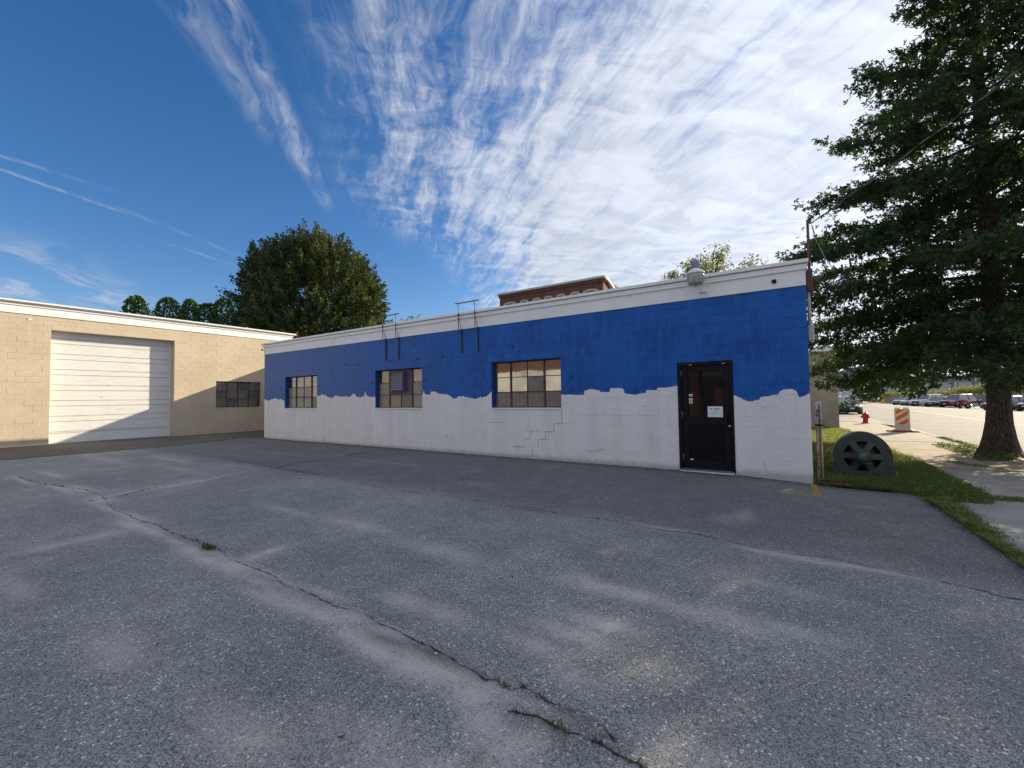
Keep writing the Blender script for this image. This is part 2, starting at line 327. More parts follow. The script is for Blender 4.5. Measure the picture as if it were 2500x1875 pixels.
def make_concrete(name, a, b, scale=1.5, stain=(.2, .17, .13)):
    m_, t, p = mat(name); P = pos(t)
    c = t.mix(t.mr(t.noise(P, scale, 6, .65), .35, .65), (*a, 1), (*b, 1))
    c = t.mix(t.m('MULTIPLY', t.mr(t.noise(P, scale*2.2, 6, .7, .6), .5, .75), .5), c, (*stain, 1))
    sp = t.noise(P, 130, 2, .7); c = t.mix(1., c, t.ramp(sp, [(.3, (.8, .8, .8)), (.6, (1.05, 1.05, 1.05))]), 'MULTIPLY')
    t.put(p.inputs['Base Color'], c); p.inputs['Roughness'].default_value = .88
    t.put(p.inputs['Normal'], bump(t, t.m('ADD', sp, t.noise(P, 12, 4)), .35, .004)); return m_
def make_leaf(name, cols, trans=.35, rough=.5):
    m_, t, p = mat(name); a = t.n('ShaderNodeAttribute', attribute_name='tint').outputs['Fac']
    c = t.ramp(a, [(i/(len(cols)-1), c_) for i, c_ in enumerate(cols)])
    t.put(p.inputs['Base Color'], c); p.inputs['Roughness'].default_value = rough; p.inputs['Specular IOR Level'].default_value = .3
    tr = t.n('ShaderNodeBsdfTranslucent'); t.put(tr.inputs[0], t.mix(1., c, (1.5, 1.5, .6, 1), 'MULTIPLY'))
    mx = t.n('ShaderNodeMixShader'); mx.inputs[0].default_value = trans
    t.L.new(p.outputs[0], mx.inputs[1]); t.L.new(tr.outputs[0], mx.inputs[2]); t.L.new(mx.outputs[0], t.N['Material Output'].inputs[0]); return m_
def make_bark():
    m_, t, p = mat('bark'); P = pos(t); x, y, z = t.sep(P)
    s = t.xyz(t.m('MULTIPLY', x, 1.), t.m('MULTIPLY', y, 1.), t.m('MULTIPLY', z, .22))
    n1 = t.noise(s, 26, 6, .7, .6); v = t.vor(s, 22, 'DISTANCE_TO_EDGE')
    c = t.mix(t.mr(n1, .3, .7), (.055, .045, .036, 1), (.17, .145, .12, 1))
    c = t.mix(t.mr(v, .12, 0.), c, (.03, .025, .02, 1)); t.put(p.inputs['Base Color'], c); p.inputs['Roughness'].default_value = .95
    t.put(p.inputs['Normal'], bump(t, t.m('ADD', n1, t.mr(v, 0., .2)), .9, .03)); return m_
def make_brick(name='red_brick', mortar=(.20, .15, .13)):
    m_, t, p = mat(name); P = pos(t); x, y, z = t.sep(P)
    v = t.xyz(t.m('ADD', x, y), z, 0.)
    b = t.n('ShaderNodeTexBrick'); t.put(b.inputs['Vector'], v); b.inputs['Scale'].default_value = 1.
    b.inputs['Color1'].default_value = (.13, .038, .028, 1); b.inputs['Color2'].default_value = (.085, .027, .022, 1); b.inputs['Mortar'].default_value = (*mortar, 1)
    b.inputs['Brick Width'].default_value = .215; b.inputs['Row Height'].default_value = .075; b.inputs['Mortar Size'].default_value = .008
    c = t.mix(1., b.outputs['Color'], t.ramp(t.noise(P, .8, 5, .6), [(.3, (.75, .75, .75)), (.7, (1.15, 1.1, 1.1))]), 'MULTIPLY')
    t.put(p.inputs['Base Color'], c); p.inputs['Roughness'].default_value = .9; t.put(p.inputs['Normal'], bump(t, b.outputs['Fac'], -.3, .006)); return m_
def make_glass(name='window_glass', tint=(.03, .035, .035), rough=.03):
    m_, t, p = mat(name); P = pos(t)
    n = t.noise(P, 2.2, 3, .5); t.put(p.inputs['Base Color'], t.mix(t.mr(n, .4, .7), (*tint, 1), (*[c*1.6 for c in tint], 1)))
    p.inputs['Roughness'].default_value = rough; p.inputs['IOR'].default_value = 2.6; p.inputs['Specular IOR Level'].default_value = .6
    t.put(p.inputs['Normal'], bump(t, t.noise(P, 1.4, 2), .05, .03)); return m_
def make_rust(name, base, rustc, amt=.5, rough=.75, scale=9.):
    m_, t, p = mat(name); P = pos(t); x, y, z = t.sep(P)
    n = t.noise(t.xyz(x, y, t.m('MULTIPLY', z, .6)), scale, 7, .72, .3)
    c = t.mix(t.mr(n, .62-amt*.3, .70-amt*.25), (*base, 1), t.mix(t.mr(t.noise(P, 45, 4), .35, .65), (*rustc, 1), (*[q*.45 for q in rustc], 1)))
    t.put(p.inputs['Base Color'], c); p.inputs['Roughness'].default_value = rough; t.put(p.inputs['Normal'], bump(t, n, .5, .006)); return m_

M = {}
M['wall'] = make_wall_paint(); M['tan'] = make_tan()
M['lot'] = make_asphalt('lot_asphalt', (.218, .224, .223), (.78, .78, .76), dust=True)
M['apron'] = make_asphalt('apron_asphalt', (.098, .093, .086), (.3, .29, .27))
M['road'] = make_asphalt('road_asphalt', (.22, .21, .19), (.45, .44, .4))
M['slab'] = make_concrete('sidewalk_concrete', (.27, .26, .245), (.37, .355, .33))
M['slab_tan'] = make_concrete('tan_sidewalk_concrete', (.31, .26, .20), (.42, .355, .28), 2.2)  # warmer tan than the front slabs
M['kerb'] = make_concrete('kerb_granite', (.36, .34, .31), (.5, .48, .44), 3.)
M['stucco'] = make_concrete('grey_stucco', (.27, .25, .22), (.36, .335, .295), 1.)
M['barrier'] = make_concrete('barrier_concrete', (.22, .215, .21), (.33, .32, .31), .7)
M['dirt'] = make_concrete('dirt', (.085, .065, .045), (.17, .13, .09), 4., (.05, .04, .03))
M['ground'] = make_concrete('grassy_ground', (.07, .085, .035), (.16, .15, .09), .4, (.08, .1, .03))
M['fascia'] = simple('white_fascia_paint', (.83, .845, .86), .5, var=.035, scale=1.2, bscale=35, bstr=.25, dirt=(.72, .73, .745))
M['whitemetal'] = simple('white_metal', (.80, .80, .78), .4, var=.04, scale=2, bstr=.05)
M['gdoor'] = simple('garage_door_paint', (.74, .75, .74), .42, var=.04, scale=1.3, bstr=.06, dirt=(.68, .68, .65))
M['roof'] = simple('roof_membrane', (.30, .30, .30), .9)
M['bracket'] = make_rust('dark_bracket_steel', (.035, .035, .045), (.10, .045, .03), .5, .6, 20)
M['sash'] = make_rust('rusty_sash_steel', (.15, .065, .045), (.085, .03, .02), .5, .7, 14)
M['sash_dark'] = make_rust('dark_sash_steel', (.05, .03, .028), (.09, .04, .03), .4, .7, 14)
M['glass'] = make_glass(); M['glass_door'] = make_glass('door_glass', (.010, .009, .009), .02); M['glass_door'].node_tree.nodes['Principled BSDF'].inputs['IOR'].default_value = 1.42; M['glass_door'].node_tree.nodes['Principled BSDF'].inputs['Specular IOR Level'].default_value = .5
M['frost'] = simple('frosted_glass', (.235, .225, .20), .30, var=.12, scale=1.3, bscale=6, bstr=.04, spec=.7)
M['frost2'] = simple('dark_frosted_glass', (.10, .105, .105), .28, var=.18, scale=1.3, bscale=6, bstr=.04, spec=.7)
M['frost3'] = simple('ochre_board', (.36, .29, .17), .6, var=.12, scale=4)
M['plum'] = simple('plum_board', (.105, .08, .135), .55, var=.12, scale=3)
M['louver'] = simple('louver_metal', (.40, .40, .41), .35, metal=.5, var=.12, scale=9)
M['black'] = simple('black_door_paint', (.006, .0065, .012), .5, spec=.2, var=.1, scale=1, bstr=.0)
M['black2'] = simple('black_panel', (.003, .003, .006), .45, spec=.2, var=.1, scale=1, bstr=.0)
M['dark'] = simple('dark_void', (.01, .01, .01), .9)
M['bluepaint'] = simple('blue_paint', (.004, .065, .29), .5, var=.1, scale=4, bstr=.15, bscale=40)
M['metal'] = simple('galvanised_metal', (.42, .42, .43), .38, metal=.7, var=.12, scale=12)
M['grey'] = simple('grey_lamp_body', (.20, .23, .31), .4, metal=.3, var=.1, scale=14, obj=True)
M['lens'] = simple('prismatic_lens', (.38, .38, .37), .18, var=.1, scale=20, spec=.8, obj=True)
M['paper'] = simple('paper', (.72, .78, .84), .7, var=.03, scale=9)
M['ink'] = simple('ink', (.05, .06, .08), .8)
M['chrome'] = simple('brushed_steel', (.62, .62, .6), .25, metal=.9, var=.05)
M['brown'] = simple('brown_conduit', (.10, .045, .04), .55, var=.2, scale=14)
M['beige'] = simple('beige_conduit', (.52, .48, .43), .55, var=.08, scale=8)
M['cable'] = simple('black_cable', (.018, .018, .02), .5)
M['wire2'] = simple('bare_wire', (.35, .35, .36), .4, metal=.5)
M['bollard'] = make_rust('bollard_paint', (.60, .57, .55), (.20, .085, .04), .45, .7, 11)
M['bollard2'] = make_rust('bollard_rust', (.52, .40, .30), (.20, .085, .04), .32, .85, 14)
M['rust'] = make_rust('rusty_chain', (.03, .02, .02), (.09, .035, .02), .8, .85, 40)
M['motor'] = make_rust('green_motor_paint', (.048, .070, .064), (.09, .070, .045), .38, .5, 8)
M['motor_in'] = simple('motor_dark', (.003, .003, .003), .9)
M['red'] = simple('hydrant_red', (.40, .012, .012), .42, var=.2, scale=12, bscale=40, bstr=.1)
M['plastic'] = simple('white_barricade_plastic', (.62, .60, .56), .5, var=.12, scale=5, dirt=(.42, .39, .34))
M['orange'] = simple('orange_sheeting', (.72, .13, .02), .4, var=.08)
M['sheet'] = simple('white_sheeting', (.72, .66, .56), .4, var=.05)
M['rubber'] = simple('red_rubber_base', (.30, .06, .045), .7, var=.2)
M['yellow'] = simple('yellow_barrier_paint', (.62, .42, .04), .7, var=.15)
M['bark'] = make_bark(); M['brick'] = make_brick(); M['stone'] = simple('cream_stone', (.50, .43, .33), .8, var=.1)
M['tyre'] = simple('tyre', (.015, .015, .015), .85); M['rim'] = simple('alloy_rim', (.35, .35, .36), .35, metal=.8)
M['carglass'] = make_glass('car_glass', (.015, .02, .022), .04); M['plate'] = simple('plate', (.7, .7, .72), .5)
M['lamp'] = simple('car_lamp', (.55, .58, .62), .12, spec=.9); M['taill'] = simple('tail_lamp', (.35, .01, .01), .2); M['trim'] = simple('black_trim', (.012, .012, .013), .5)
def carpaint(name, c):
    m_ = simple(name, c, .26, var=.03, bstr=0); m_.node_tree.nodes['Principled BSDF'].inputs['Coat Weight'].default_value = .7; return m_
M['oak'] = make_leaf('oak_leaf', [(.018, .042, .018), (.032, .065, .020), (.060, .105, .022)], .30)
M['linden'] = make_leaf('linden_leaf', [(.020, .040, .018), (.050, .075, .026), (.14, .155, .055)], .25, .6)
M['locust'] = make_leaf('locust_leaf', [(.08, .10, .04), (.15, .17, .07), (.24, .25, .12)], .4)
M['cypress'] = make_leaf('arborvitae_leaf', [(.022, .05, .014), (.045, .09, .022), (.08, .13, .03)], .15, .7)
M['grass'] = make_leaf('grass_blade', [(.055, .095, .030), (.13, .185, .06), (.30, .33, .15)], .45, .6)
M['weed'] = make_leaf('weed_leaf', [(.045, .085, .028), (.10, .16, .05), (.22, .27, .10)], .4, .6)
M['drygrass'] = make_leaf('dry_grass', [(.05, .045, .02), (.10, .10, .035), (.07, .095, .03)], .3, .8)
M['dryleaf'] = simple('dead_leaf', (.085, .05, .03), .8, var=.4)

# ------------------------------------------------------------------ ground surfaces
ZX = [(-24, .20), (-22.2, .195), (-18.1, .138), (-15.7, .122), (-11.4, .119), (-8, .101), (-4, .09), (-1.8, .087), (-.8, .075), (-.27, .046), (.38, .016), (1, .0), (4, 0)]
_zx = np.array(ZX)
def zlot(x, y):
    z = np.interp(x, _zx[:, 0], _zx[:, 1]); return z
CR = {
 'A': [(-13.6,-7.32),(-12.45,-7.33),(-11.18,-7.12),(-10.56,-7.01),(-9.6,-7.0),(-8.15,-7.19),(-7.11,-7.2),(-6.4,-7.19),(-5.89,-7.2),(-5.33,-7.19),(-4.95,-7.17),(-4.42,-7.26),(-4.07,-7.25),(-3.7,-7.26),(-3.42,-7.3),(-3.07,-7.3),(-2.81,-7.3),(-2.59,-7.27),(-2.36,-7.29),(-2.23,-7.3),(-2.04,-7.31),(-1.91,-7.32),(-1.71,-7.33),(-1.52,-7.36),(-1.38,-7.39),(-1.24,-7.38),(-1.19,-7.33),(-1.06,-7.33),(-0.95,-7.34),(-0.86,-7.34),(-0.75,-7.35),(-0.69,-7.38)],
 'A2': [(-1.17,-7.52),(-1.05,-7.47),(-0.98,-7.46),(-0.87,-7.47),(-0.79,-7.45),(-0.71,-7.45),(-0.64,-7.45),(-0.55,-7.46),(-0.46,-7.5),(-.35,-7.6)],
 'B': [(-17.9,-8.6),(-17.87,-7.27),(-17.84,-6.2),(-17.86,-5.17),(-17.8,-4.12),(-17.84,-2.98),(-18.21,-2.01),(-18.9,-.6),(-19.71,0.81)],
 'C': [(-9.13,-7.19),(-9.16,-6.85),(-9.45,-6.4),(-9.47,-6.03),(-9.35,-5.52),(-9.42,-4.86),(-9.67,-4.02),(-10.05,-3.24),(-10.0,-2.32),(-10.3,-1.2),(-10.38,-0.55)],
 'D': [(-14.6,-3.83),(-12.62,-3.88),(-11.34,-3.91),(-10.01,-3.94),(-9.02,-4.02),(-8.14,-4.09),(-7.17,-4.08),(-6.27,-4.22),(-5.6,-4.29),(-5.05,-4.29),(-4.63,-4.2),(-3.96,-4.18),(-3.25,-4.25),(-2.9,-4.14),(-2.54,-4.23),(-2.13,-4.21),(-1.69,-4.18),(-1.35,-4.25),(-1.1,-4.23),(-0.86,-4.18),(-0.63,-4.2),(-0.3,-4.26),(-0.18,-4.3),(-0.0,-4.25),(0.33,-4.11),(0.51,-4.15),(0.67,-4.18),(0.85,-4.2),(1.0,-4.23),(1.13,-4.26),(1.31,-4.33),(1.39,-4.39),(1.5,-4.36),(1.72,-4.37)],
 'E': [(-6.81,-8.49),(-6.77,-8.41),(-6.68,-8.26),(-6.73,-8.09),(-6.72,-7.83),(-6.65,-7.59),(-6.65,-7.25)],
 'F': [(-4.35,-5.44),(-4.36,-5.19),(-4.51,-4.69),(-5.1,-3.8),(-5.19,-3.01),(-5.3,-2.22)]}
# pale sandy stains: x, y, radius along x, radius along y, strength
DU = [(-3.33,-7.46,.3,.06,.5),(-3.0,-7.44,.25,.06,.7),(-2.7,-7.43,.25,.07,.9),(-2.4,-7.46,.25,.09,.95),(-2.12,-7.5,.22,.10,.9),(-1.8,-7.49,.25,.10,.9),(-2.6,-7.33,.25,.04,.8),(-2.2,-7.33,.25,.04,.7),(-1.9,-7.39,.2,.05,.6),
 (-1.61,-7.45,.2,.08,.8),(-1.39,-7.51,.15,.1,.8),(-1.24,-7.61,.12,.1,.7),(-1.09,-7.7,.12,.12,.7),(-1.0,-7.62,.1,.1,.6),(-4.04,-7.38,.5,.07,.6),(-4.36,-7.33,.4,.09,.75),(-4.7,-7.38,.35,.08,.75),(-5.14,-7.34,.4,.08,.6),(-5.64,-7.3,.4,.07,.6),
 (-6.4,-7.3,.5,.08,.75),(-6.9,-7.33,.4,.1,.8),(-7.3,-7.2,.5,.1,.7),(-4.42,-7.09,.12,.12,.6),(-4.44,-6.93,.07,.16,.7),(-10.6,-7.03,.6,.12,.7),(-10.9,-7.2,.9,.07,.7),(-13.2,-6.88,.9,.1,.5),(-12.77,-7.37,.9,.07,.6),(-9.14,-7.1,.4,.16,.8),
 (-9.48,-5.84,.15,.6,.7),(-9.4,-6.5,.12,.5,.5),(-6.68,-8.1,.16,.25,.5),(-6.67,-7.7,.14,.25,.6),(-5.94,-5.94,.5,.09,.4),(-4.44,-5.9,.5,.12,.55),(-2.89,-6.05,.5,.16,.45),(-3.11,-7.21,.2,.04,.6),(-2.43,-6.98,.3,.1,.5),(-2.1,-6.97,.3,.1,.5),
 (-5.47,-8.49,.5,.1,.4),(-3.52,-8.35,.4,.15,.35),(-2.2,-8.28,.4,.12,.4),(-1.36,-5.97,.35,.13,.7),(-1.05,-5.97,.35,.1,.75),(-.55,-6.0,.35,.1,.6),(-.36,-5.95,.25,.13,.6),(-.67,-3.37,.12,.25,.45),(-.49,-3.03,.12,.3,.6),(-1.23,-4.18,.4,.06,.5),
 (.09,-4.29,.35,.07,.8),(.61,-4.25,.4,.05,.9),(-.2,-4.32,.3,.07,.6),(-1.22,-6.72,.3,.1,.6),(-1.35,-6.95,.2,.1,.6),(-1.1,-6.5,.3,.1,.55),(-.02,-5.86,.35,.1,.35),(-1.02,-7.1,.15,.1,.4),(-.17,-5.17,.5,.08,.25),(-15.5,-5.5,1.6,.2,.35),(-14.,-4.6,1.2,.12,.4),(-12.4,-2.5,1.2,.1,.35),(-8.0,-2.2,.8,.1,.3),(-5.,-3.2,.5,.08,.25),(.9,-1.5,.25,.08,.3),(-11.5,-5.2,1.,.12,.35),(-1.6,-8.0,.3,.15,.4),(-.2,-7.3,.4,.15,.25),(-3.4,-7.5,.5,.05,.5),(-2.9,-7.38,.9,.035,.6),(-1.55,-7.42,.5,.05,.7),(-4.6,-7.25,1.2,.05,.6),(-6.3,-7.22,1.,.05,.6),(-1.15,-7.95,.18,.12,.6),(-.9,-7.8,.2,.12,.5),(-8.2,-7.22,1.2,.07,.5)]
WE = [(-1.75,-7.36,.35,.05,.9),(-2.2,-7.42,.3,.035,.7),(-5.6,-7.22,.8,.05,.7),(-8.9,-3.98,1.2,.09,.8),(-.9,-7.38,.15,.05,.6),(-.95,-7.52,.22,.07,.6),(-1.13,-7.80,.03,.10,.6),(-.8,-7.42,.2,.035,.7),(-3.05,-4.2,.5,.05,.7),(-11.2,-3.9,.8,.14,.7),(.75,-4.2,.5,.035,.6)]
def grid_mesh(name, xs, yfun, n, zf, mat_, dust=True):
    V, F = [], []
    return None
def lot_patch(xs, ys):
    X, Y = np.meshgrid(xs, ys); V = np.stack([X.ravel(), Y.ravel(), zlot(X.ravel(), Y.ravel())], 1); n = len(xs)
    i = np.arange(len(ys)-1)[:, None]*n+np.arange(n-1)[None]; i = i.ravel(); F = np.stack([i, i+1, i+n+1, i+n], 1); return V, F
def xr(y): return np.interp(y, [-14, -3.6, -2.1, -1.4, -1.0, -.5, -.25, -.08, 0.02], [1.78, 1.78, 1.765, 1.78, 1.77, 1.78, 1.70, 1.50, 1.32])
ys = np.concatenate([np.arange(-14, -9, .25), np.arange(-9, -5.5, .05), np.arange(-5.5, .0, .09), [.02]])
us_ = np.concatenate([np.linspace(0, .55, 130), np.linspace(.555, 1, 190)])
V = []; 
for y_ in ys:
    xx = -22.6+(float(xr(y_))+22.6)*us_; V.append(np.stack([xx, np.full_like(xx, y_), zlot(xx, y_)], 1))
V = np.concatenate(V); n = len(us_); i = (np.arange(len(ys)-1)[:, None]*n+np.arange(n-1)[None]).ravel(); F = np.stack([i, i+1, i+n+1, i+n], 1)
V2, F2 = lot_patch(np.linspace(-22.6, -17.95, 24), np.linspace(.02, 3.9, 22)); F = np.concatenate([F, F2+len(V)]); V = np.concatenate([V, V2])
def field(lst):
    d = np.zeros(len(V))
    for x_, y_, a, b, s in lst: d = np.maximum(d, s*np.exp(-(((V[:, 0]-x_)/a)**2+((V[:, 1]-y_)/b)**2)))
    return d
lot = link('parking_lot', np_mesh('parking_lot', V, F, M['lot'], {'dust': field(DU), 'wear': field(WE)}, smooth=True))
tag(lot, 'weathered grey asphalt parking lot in front of the blue and white building', None, None, 'structure')

# newer strip of asphalt along the tan building
mb = MB(); B_ = CR['B']
for (x0, y0), (x1, y1) in zip(B_[:-1], B_[1:]):
    mb.add([(-22.14, y0, .204), (x0, y0, zlot(x0, y0)+.006), (x1, y1, zlot(x1, y1)+.006), (-22.14, y1, .204)], [(0, 1, 2, 3)])
mb.add([(-22.14, .81, .204), (-19.71, .81, zlot(-19.71, 0)+.006), (-19.9, 3.6, .175), (-22.14, 3.6, .204)], [(0, 1, 2, 3)])
tag(mb.build('asphalt_strip', M['apron']), 'brownish asphalt strip along the foot of the tan garage', None, None, 'structure')

# base terrain
gx = np.array([-400, -150, -60, -30, -10, 2, 12, 20, 35, 60, 120, 400.]); gy = np.array([-400, -120, -50, -20, 0, 10, 20, 40, 60, 80, 110, 160, 400.])
def zfar(x, y):
    s = np.clip((y-45)/45, 0, 1)*np.clip((16-x)/12, 0, 1); d = np.clip((np.hypot(x, y)-30)/35, 0, 1)*np.clip((x-10)/8, 0, 1)
    return .45*s-.22*d
X, Y = np.meshgrid(gx, gy); Vg = np.stack([X.ravel(), Y.ravel(), zfar(X.ravel(), Y.ravel())-.30], 1); n = len(gx)
i = (np.arange(len(gy)-1)[:, None]*n+np.arange(n-1)[None]).ravel()
tag(link('ground', np_mesh('ground', Vg, np.stack([i, i+1, i+n+1, i+n], 1), M['ground'])), 'rough grassy ground under and around the site', None, None, 'structure')
# road: runs along +y to the right of the pavement, side road crosses behind the grey building
xs_ = np.concatenate([[-80, -30, -10, 0], np.linspace(4.72, 24, 14), [40, 70, 120]]); ys_ = np.concatenate([[-60, -20], np.linspace(-5, 100, 36), [130]])
X, Y = np.meshgrid(xs_, ys_); Vr = np.stack([X.ravel(), Y.ravel(), zfar(X.ravel(), Y.ravel())-.13], 1); n = len(xs_)
i = (np.arange(len(ys_)-1)[:, None]*n+np.arange(n-1)[None]); fc = []
for a in range(len(ys_)-1):
    for b in range(n-1):
        yc = (ys_[a]+ys_[a+1])/2; xc = (xs_[b]+xs_[b+1])/2
        if (xc > 4.7 and xc < 45) or (yc > 22 and xc < 45): k = a*n+b; fc.append((k, k+1, k+n+1, k+n))
road = link('road', np_mesh('road', Vr, np.array(fc), M['road'], smooth=True)); tag(road, 'sunlit pale asphalt street beyond the pavement', None, None, 'structure')
mp = simple('worn_white_marking', (.62, .60, .55), .8, var=.12)
mb = MB()
ln = [(9.65, 66), (10.3, 55), (10.6, 46), (10.35, 38), (10.15, 29), (10.1, 18), (10.1, 5)]
for (x0, y0), (x1, y1) in zip(ln[:-1], ln[1:]):
    z0, z1 = zfar(np.array(x0), np.array(y0))-.122, zfar(np.array(x1), np.array(y1))-.122
    mb.add([(x0-.08, y0, z0), (x0+.08, y0, z0), (x1+.08, y1, z1), (x1-.08, y1, z1)], [(0, 1, 2, 3)])
mb.build('road_line', mp, road)
for y0 in (23.3, 24.7, 26.1, 27.5, 29.2):
    MB().box(.5, 5.0, y0, y0+.45, -.128, -.120).build('crosswalk_stripe', mp, road)
# pavement slabs
pav = empty('sidewalk', (0, 0, 0)); tag(pav, 'concrete pavement between the grass strip and the street', None, None, 'structure')
def slab(x0, x1, y0, y1, z, mk, tilt=0.):
    mb = MB(); g = .006
    mb.bbox(x0+g, x1-g, y0+g, y1-g, z-.12, z, .008); o = mb.build('slab', M[mk], pav); return o
M['stucco']
for (y0, y1, z, mk) in ((-3.4, -1.73, .012, 'slab'), (-1.73, -.02, .010, 'slab'), (-.02, 1.68, .004, 'slab'), (1.68, 3.36, -.004, 'slab')):
    slab(1.86, 3.3, y0, y1, z, mk); slab(3.3, 4.55, y0, y1, z-.003, mk)
slab(1.86, 4.55, -5.1, -3.4, .012, 'slab'); slab(1.86, 4.55, -7.2, -5.1, .012, 'slab')
for y0, y1 in ((3.36, 5.2), (5.2, 7.0), (7.0, 8.8)): slab(2.35, 3.75, y0, y1, .016, 'slab_tan')
slab(3.75, 4.55, 3.36, 4.9, .016, 'slab_tan'); 
for y0, y1 in ((8.8, 9.5), (11.1, 13.), (13., 15.), (15., 17.), (17., 19.), (19., 21.)): slab(2.2, 4.55 if y1 < 18 else 4.2, y0, y1, .014, 'slab_tan')
slab(2.2, 4.55, 9.5, 11.1, .02, 'slab')
slab(-4, 2.2, 17., 20.6, .0, 'slab_tan'); slab(2.2, 4.0, 21.0, 22.2, .0, 'slab_tan'); slab(-4, 2.2, 20.6, 22.2, .0, 'slab_tan')
kerb = empty('kerb'); tag(kerb, 'pale stone kerb between pavement and street', None, None, 'structure')
def kerbrun(pts):
    for (x0, y0), (x1, y1) in zip(pts[:-1], pts[1:]):
        d = Vector((x1-x0, y1-y0, 0)); n_ = Vector((-d.y, d.x, 0)).normalized()*.075; d = d.normalized()*.006
        a, b = Vector((x0, y0, 0))+d, Vector((x1, y1, 0))-d
        MB().add([a-n_+Vector((0, 0, -.3)), b-n_+Vector((0, 0, -.3)), b+n_+Vector((0, 0, -.3)), a+n_+Vector((0, 0, -.3)), a-n_+Vector((0, 0, .018)), b-n_+Vector((0, 0, .018)), b+n_+Vector((0, 0, .018)), a+n_+Vector((0, 0, .018))],
                 [(3, 2, 1, 0), (4, 5, 6, 7), (0, 1, 5, 4), (1, 2, 6, 5), (2, 3, 7, 6), (3, 0, 4, 7)]).build('kerb_stone', M['kerb'], kerb)
kerbrun([(4.64, y_) for y_ in np.arange(-7.2, 18.1, 1.83)]+[(4.55, 18.9), (4.25, 19.9), (3.9, 21.2), (3.4, 22.1), (2.2, 22.28), (.4, 22.3), (-2, 22.3), (-4, 22.3)])
# soil under the grass strip and round the oak
mb = MB()
def sheet(poly, z): mb.add([(x_, y_, z) for x_, y_ in poly], [tuple(range(len(poly)))])
sheet([(.38, .10), (2.0, .10), (2.0, -.6), (.38, -.6)], -.010)
sheet([(1.6, -.6), (2.02, -.6), (2.02, -7.2), (1.6, -7.2)], -.010)
sheet([(.38, .10), (2.6, .10), (2.6, 3.4), (2.4, 5), (2.3, 17), (.3, 17), (.3, .1)], -.014)
sheet([(-4, 9.9), (.3, 9.9), (.3, 15.6), (-4, 15.6)], -.012)
sheet([(2.0, .10), (2.6, .1), (2.6, -.6), (2.0, -.6)], -.018)
sheet([(3.74, 4.8), (4.57, 4.8), (4.57, 8.9), (3.74, 8.9)], -.006)
tag(mb.build('soil', M['dirt']), 'bare brown soil under the grass strip and round the oak trunk', None, None, 'structure')

# cracks in the asphalt: thin dark ribbons of dirt with ragged edges
mb = MB(); crk = []
def refine(pts, step):
    out = []
    for (x0, y0), (x1, y1) in zip(pts[:-1], pts[1:]):
        k = max(1, int(math.hypot(x1-x0, y1-y0)/step))
        out += [(x0+(x1-x0)*j/k, y0+(y1-y0)*j/k) for j in range(k)]
    return out+[pts[-1]]
WID = {'A': .008, 'A2': .009, 'B': .03, 'C': .020, 'D': .010, 'E': .006, 'F': .006}
for k_, pts in CR.items():
    P_ = refine(pts, .035 if k_ in ('A', 'A2', 'D') else .12); L_, R_ = [], []
    jx = jy = 0
    for j, (x_, y_) in enumerate(P_):
        jx = jx*.7+random.gauss(0, .007); jy = jy*.7+random.gauss(0, .008 if k_ != 'B' else .015); x_ += jx; y_ += jy
        a = P_[max(0, j-1)]; b = P_[min(len(P_)-1, j+1)]; d = Vector((b[0]-a[0], b[1]-a[1])).normalized(); w = WID[k_]*random.choice((.15, .4, .7, 1., 1.3, 1.7))*(.5+.5*abs(math.sin(x_*3+y_*2)))
        z = float(zlot(x_, y_))+(.010 if k_ == 'B' else .004); L_.append((x_-d.y*w*.5, y_+d.x*w*.5, z)); R_.append((x_+d.y*w*.5, y_-d.x*w*.5, z)); crk.append((x_, y_, k_))
    mb.rings([L_, R_], cap=False, closed=False)
cm = simple('crack_dirt', (.032, .029, .022), .95, var=.5, scale=20, bstr=0)
tag(mb.build('asphalt_cracks', cm), 'long dark cracks crossing the parking lot', None, None, 'structure')
# painted parking marks
m_, t, p = mat('worn_yellow_paint'); P = pos(t)
t.put(p.inputs['Base Color'], (.44, .27, .06, 1)); p.inputs['Roughness'].default_value = .8
al = t.mr(t.m('ADD', t.noise(P, 60, 4, .75), t.m('MULTIPLY', t.mr(t.sep(P)[0], -2.2, .3), .15)), .52, .66); t.put(p.inputs['Alpha'], t.m('MULTIPLY', al, .85)); M['ypaint'] = m_
m_, t, p = mat('faded_line_paint'); P = pos(t)
t.put(p.inputs['Base Color'], (.34, .31, .24, 1)); p.inputs['Roughness'].default_value = .85; t.put(p.inputs['Alpha'], t.mr(t.noise(P, 45, 4, .75), .50, .68)); M['fpaint'] = m_
def mark(x0, x1, y0, y1, mk, name, label):
    n = max(2, int((x1-x0)/.4)); mb = MB(); vs = []
    for j in range(n+1):
        x_ = x0+(x1-x0)*j/n; z = float(zlot(x_, 0))+.005; vs += [(x_, y0, z), (x_, y1, z)]
    mb.add(vs, [(2*j, 2*j+2, 2*j+3, 2*j+1) for j in range(n)]); tag(mb.build(name, M[mk]), label, None, None, 'structure')
mark(-1.2, .33, -1.20, -1.11, 'ypaint', 'yellow_line', 'worn yellow line running left from the parking corner mark')
mark(.33, .43, -1.21, -.03, 'ypaint', 'yellow_corner_mark', 'short yellow stub between the wall corner and the long line')
mark(-9., -1.2, -1.17, -1.12, 'fpaint', 'faded_line', 'faded pale line parallel to the foot of the blue wall')
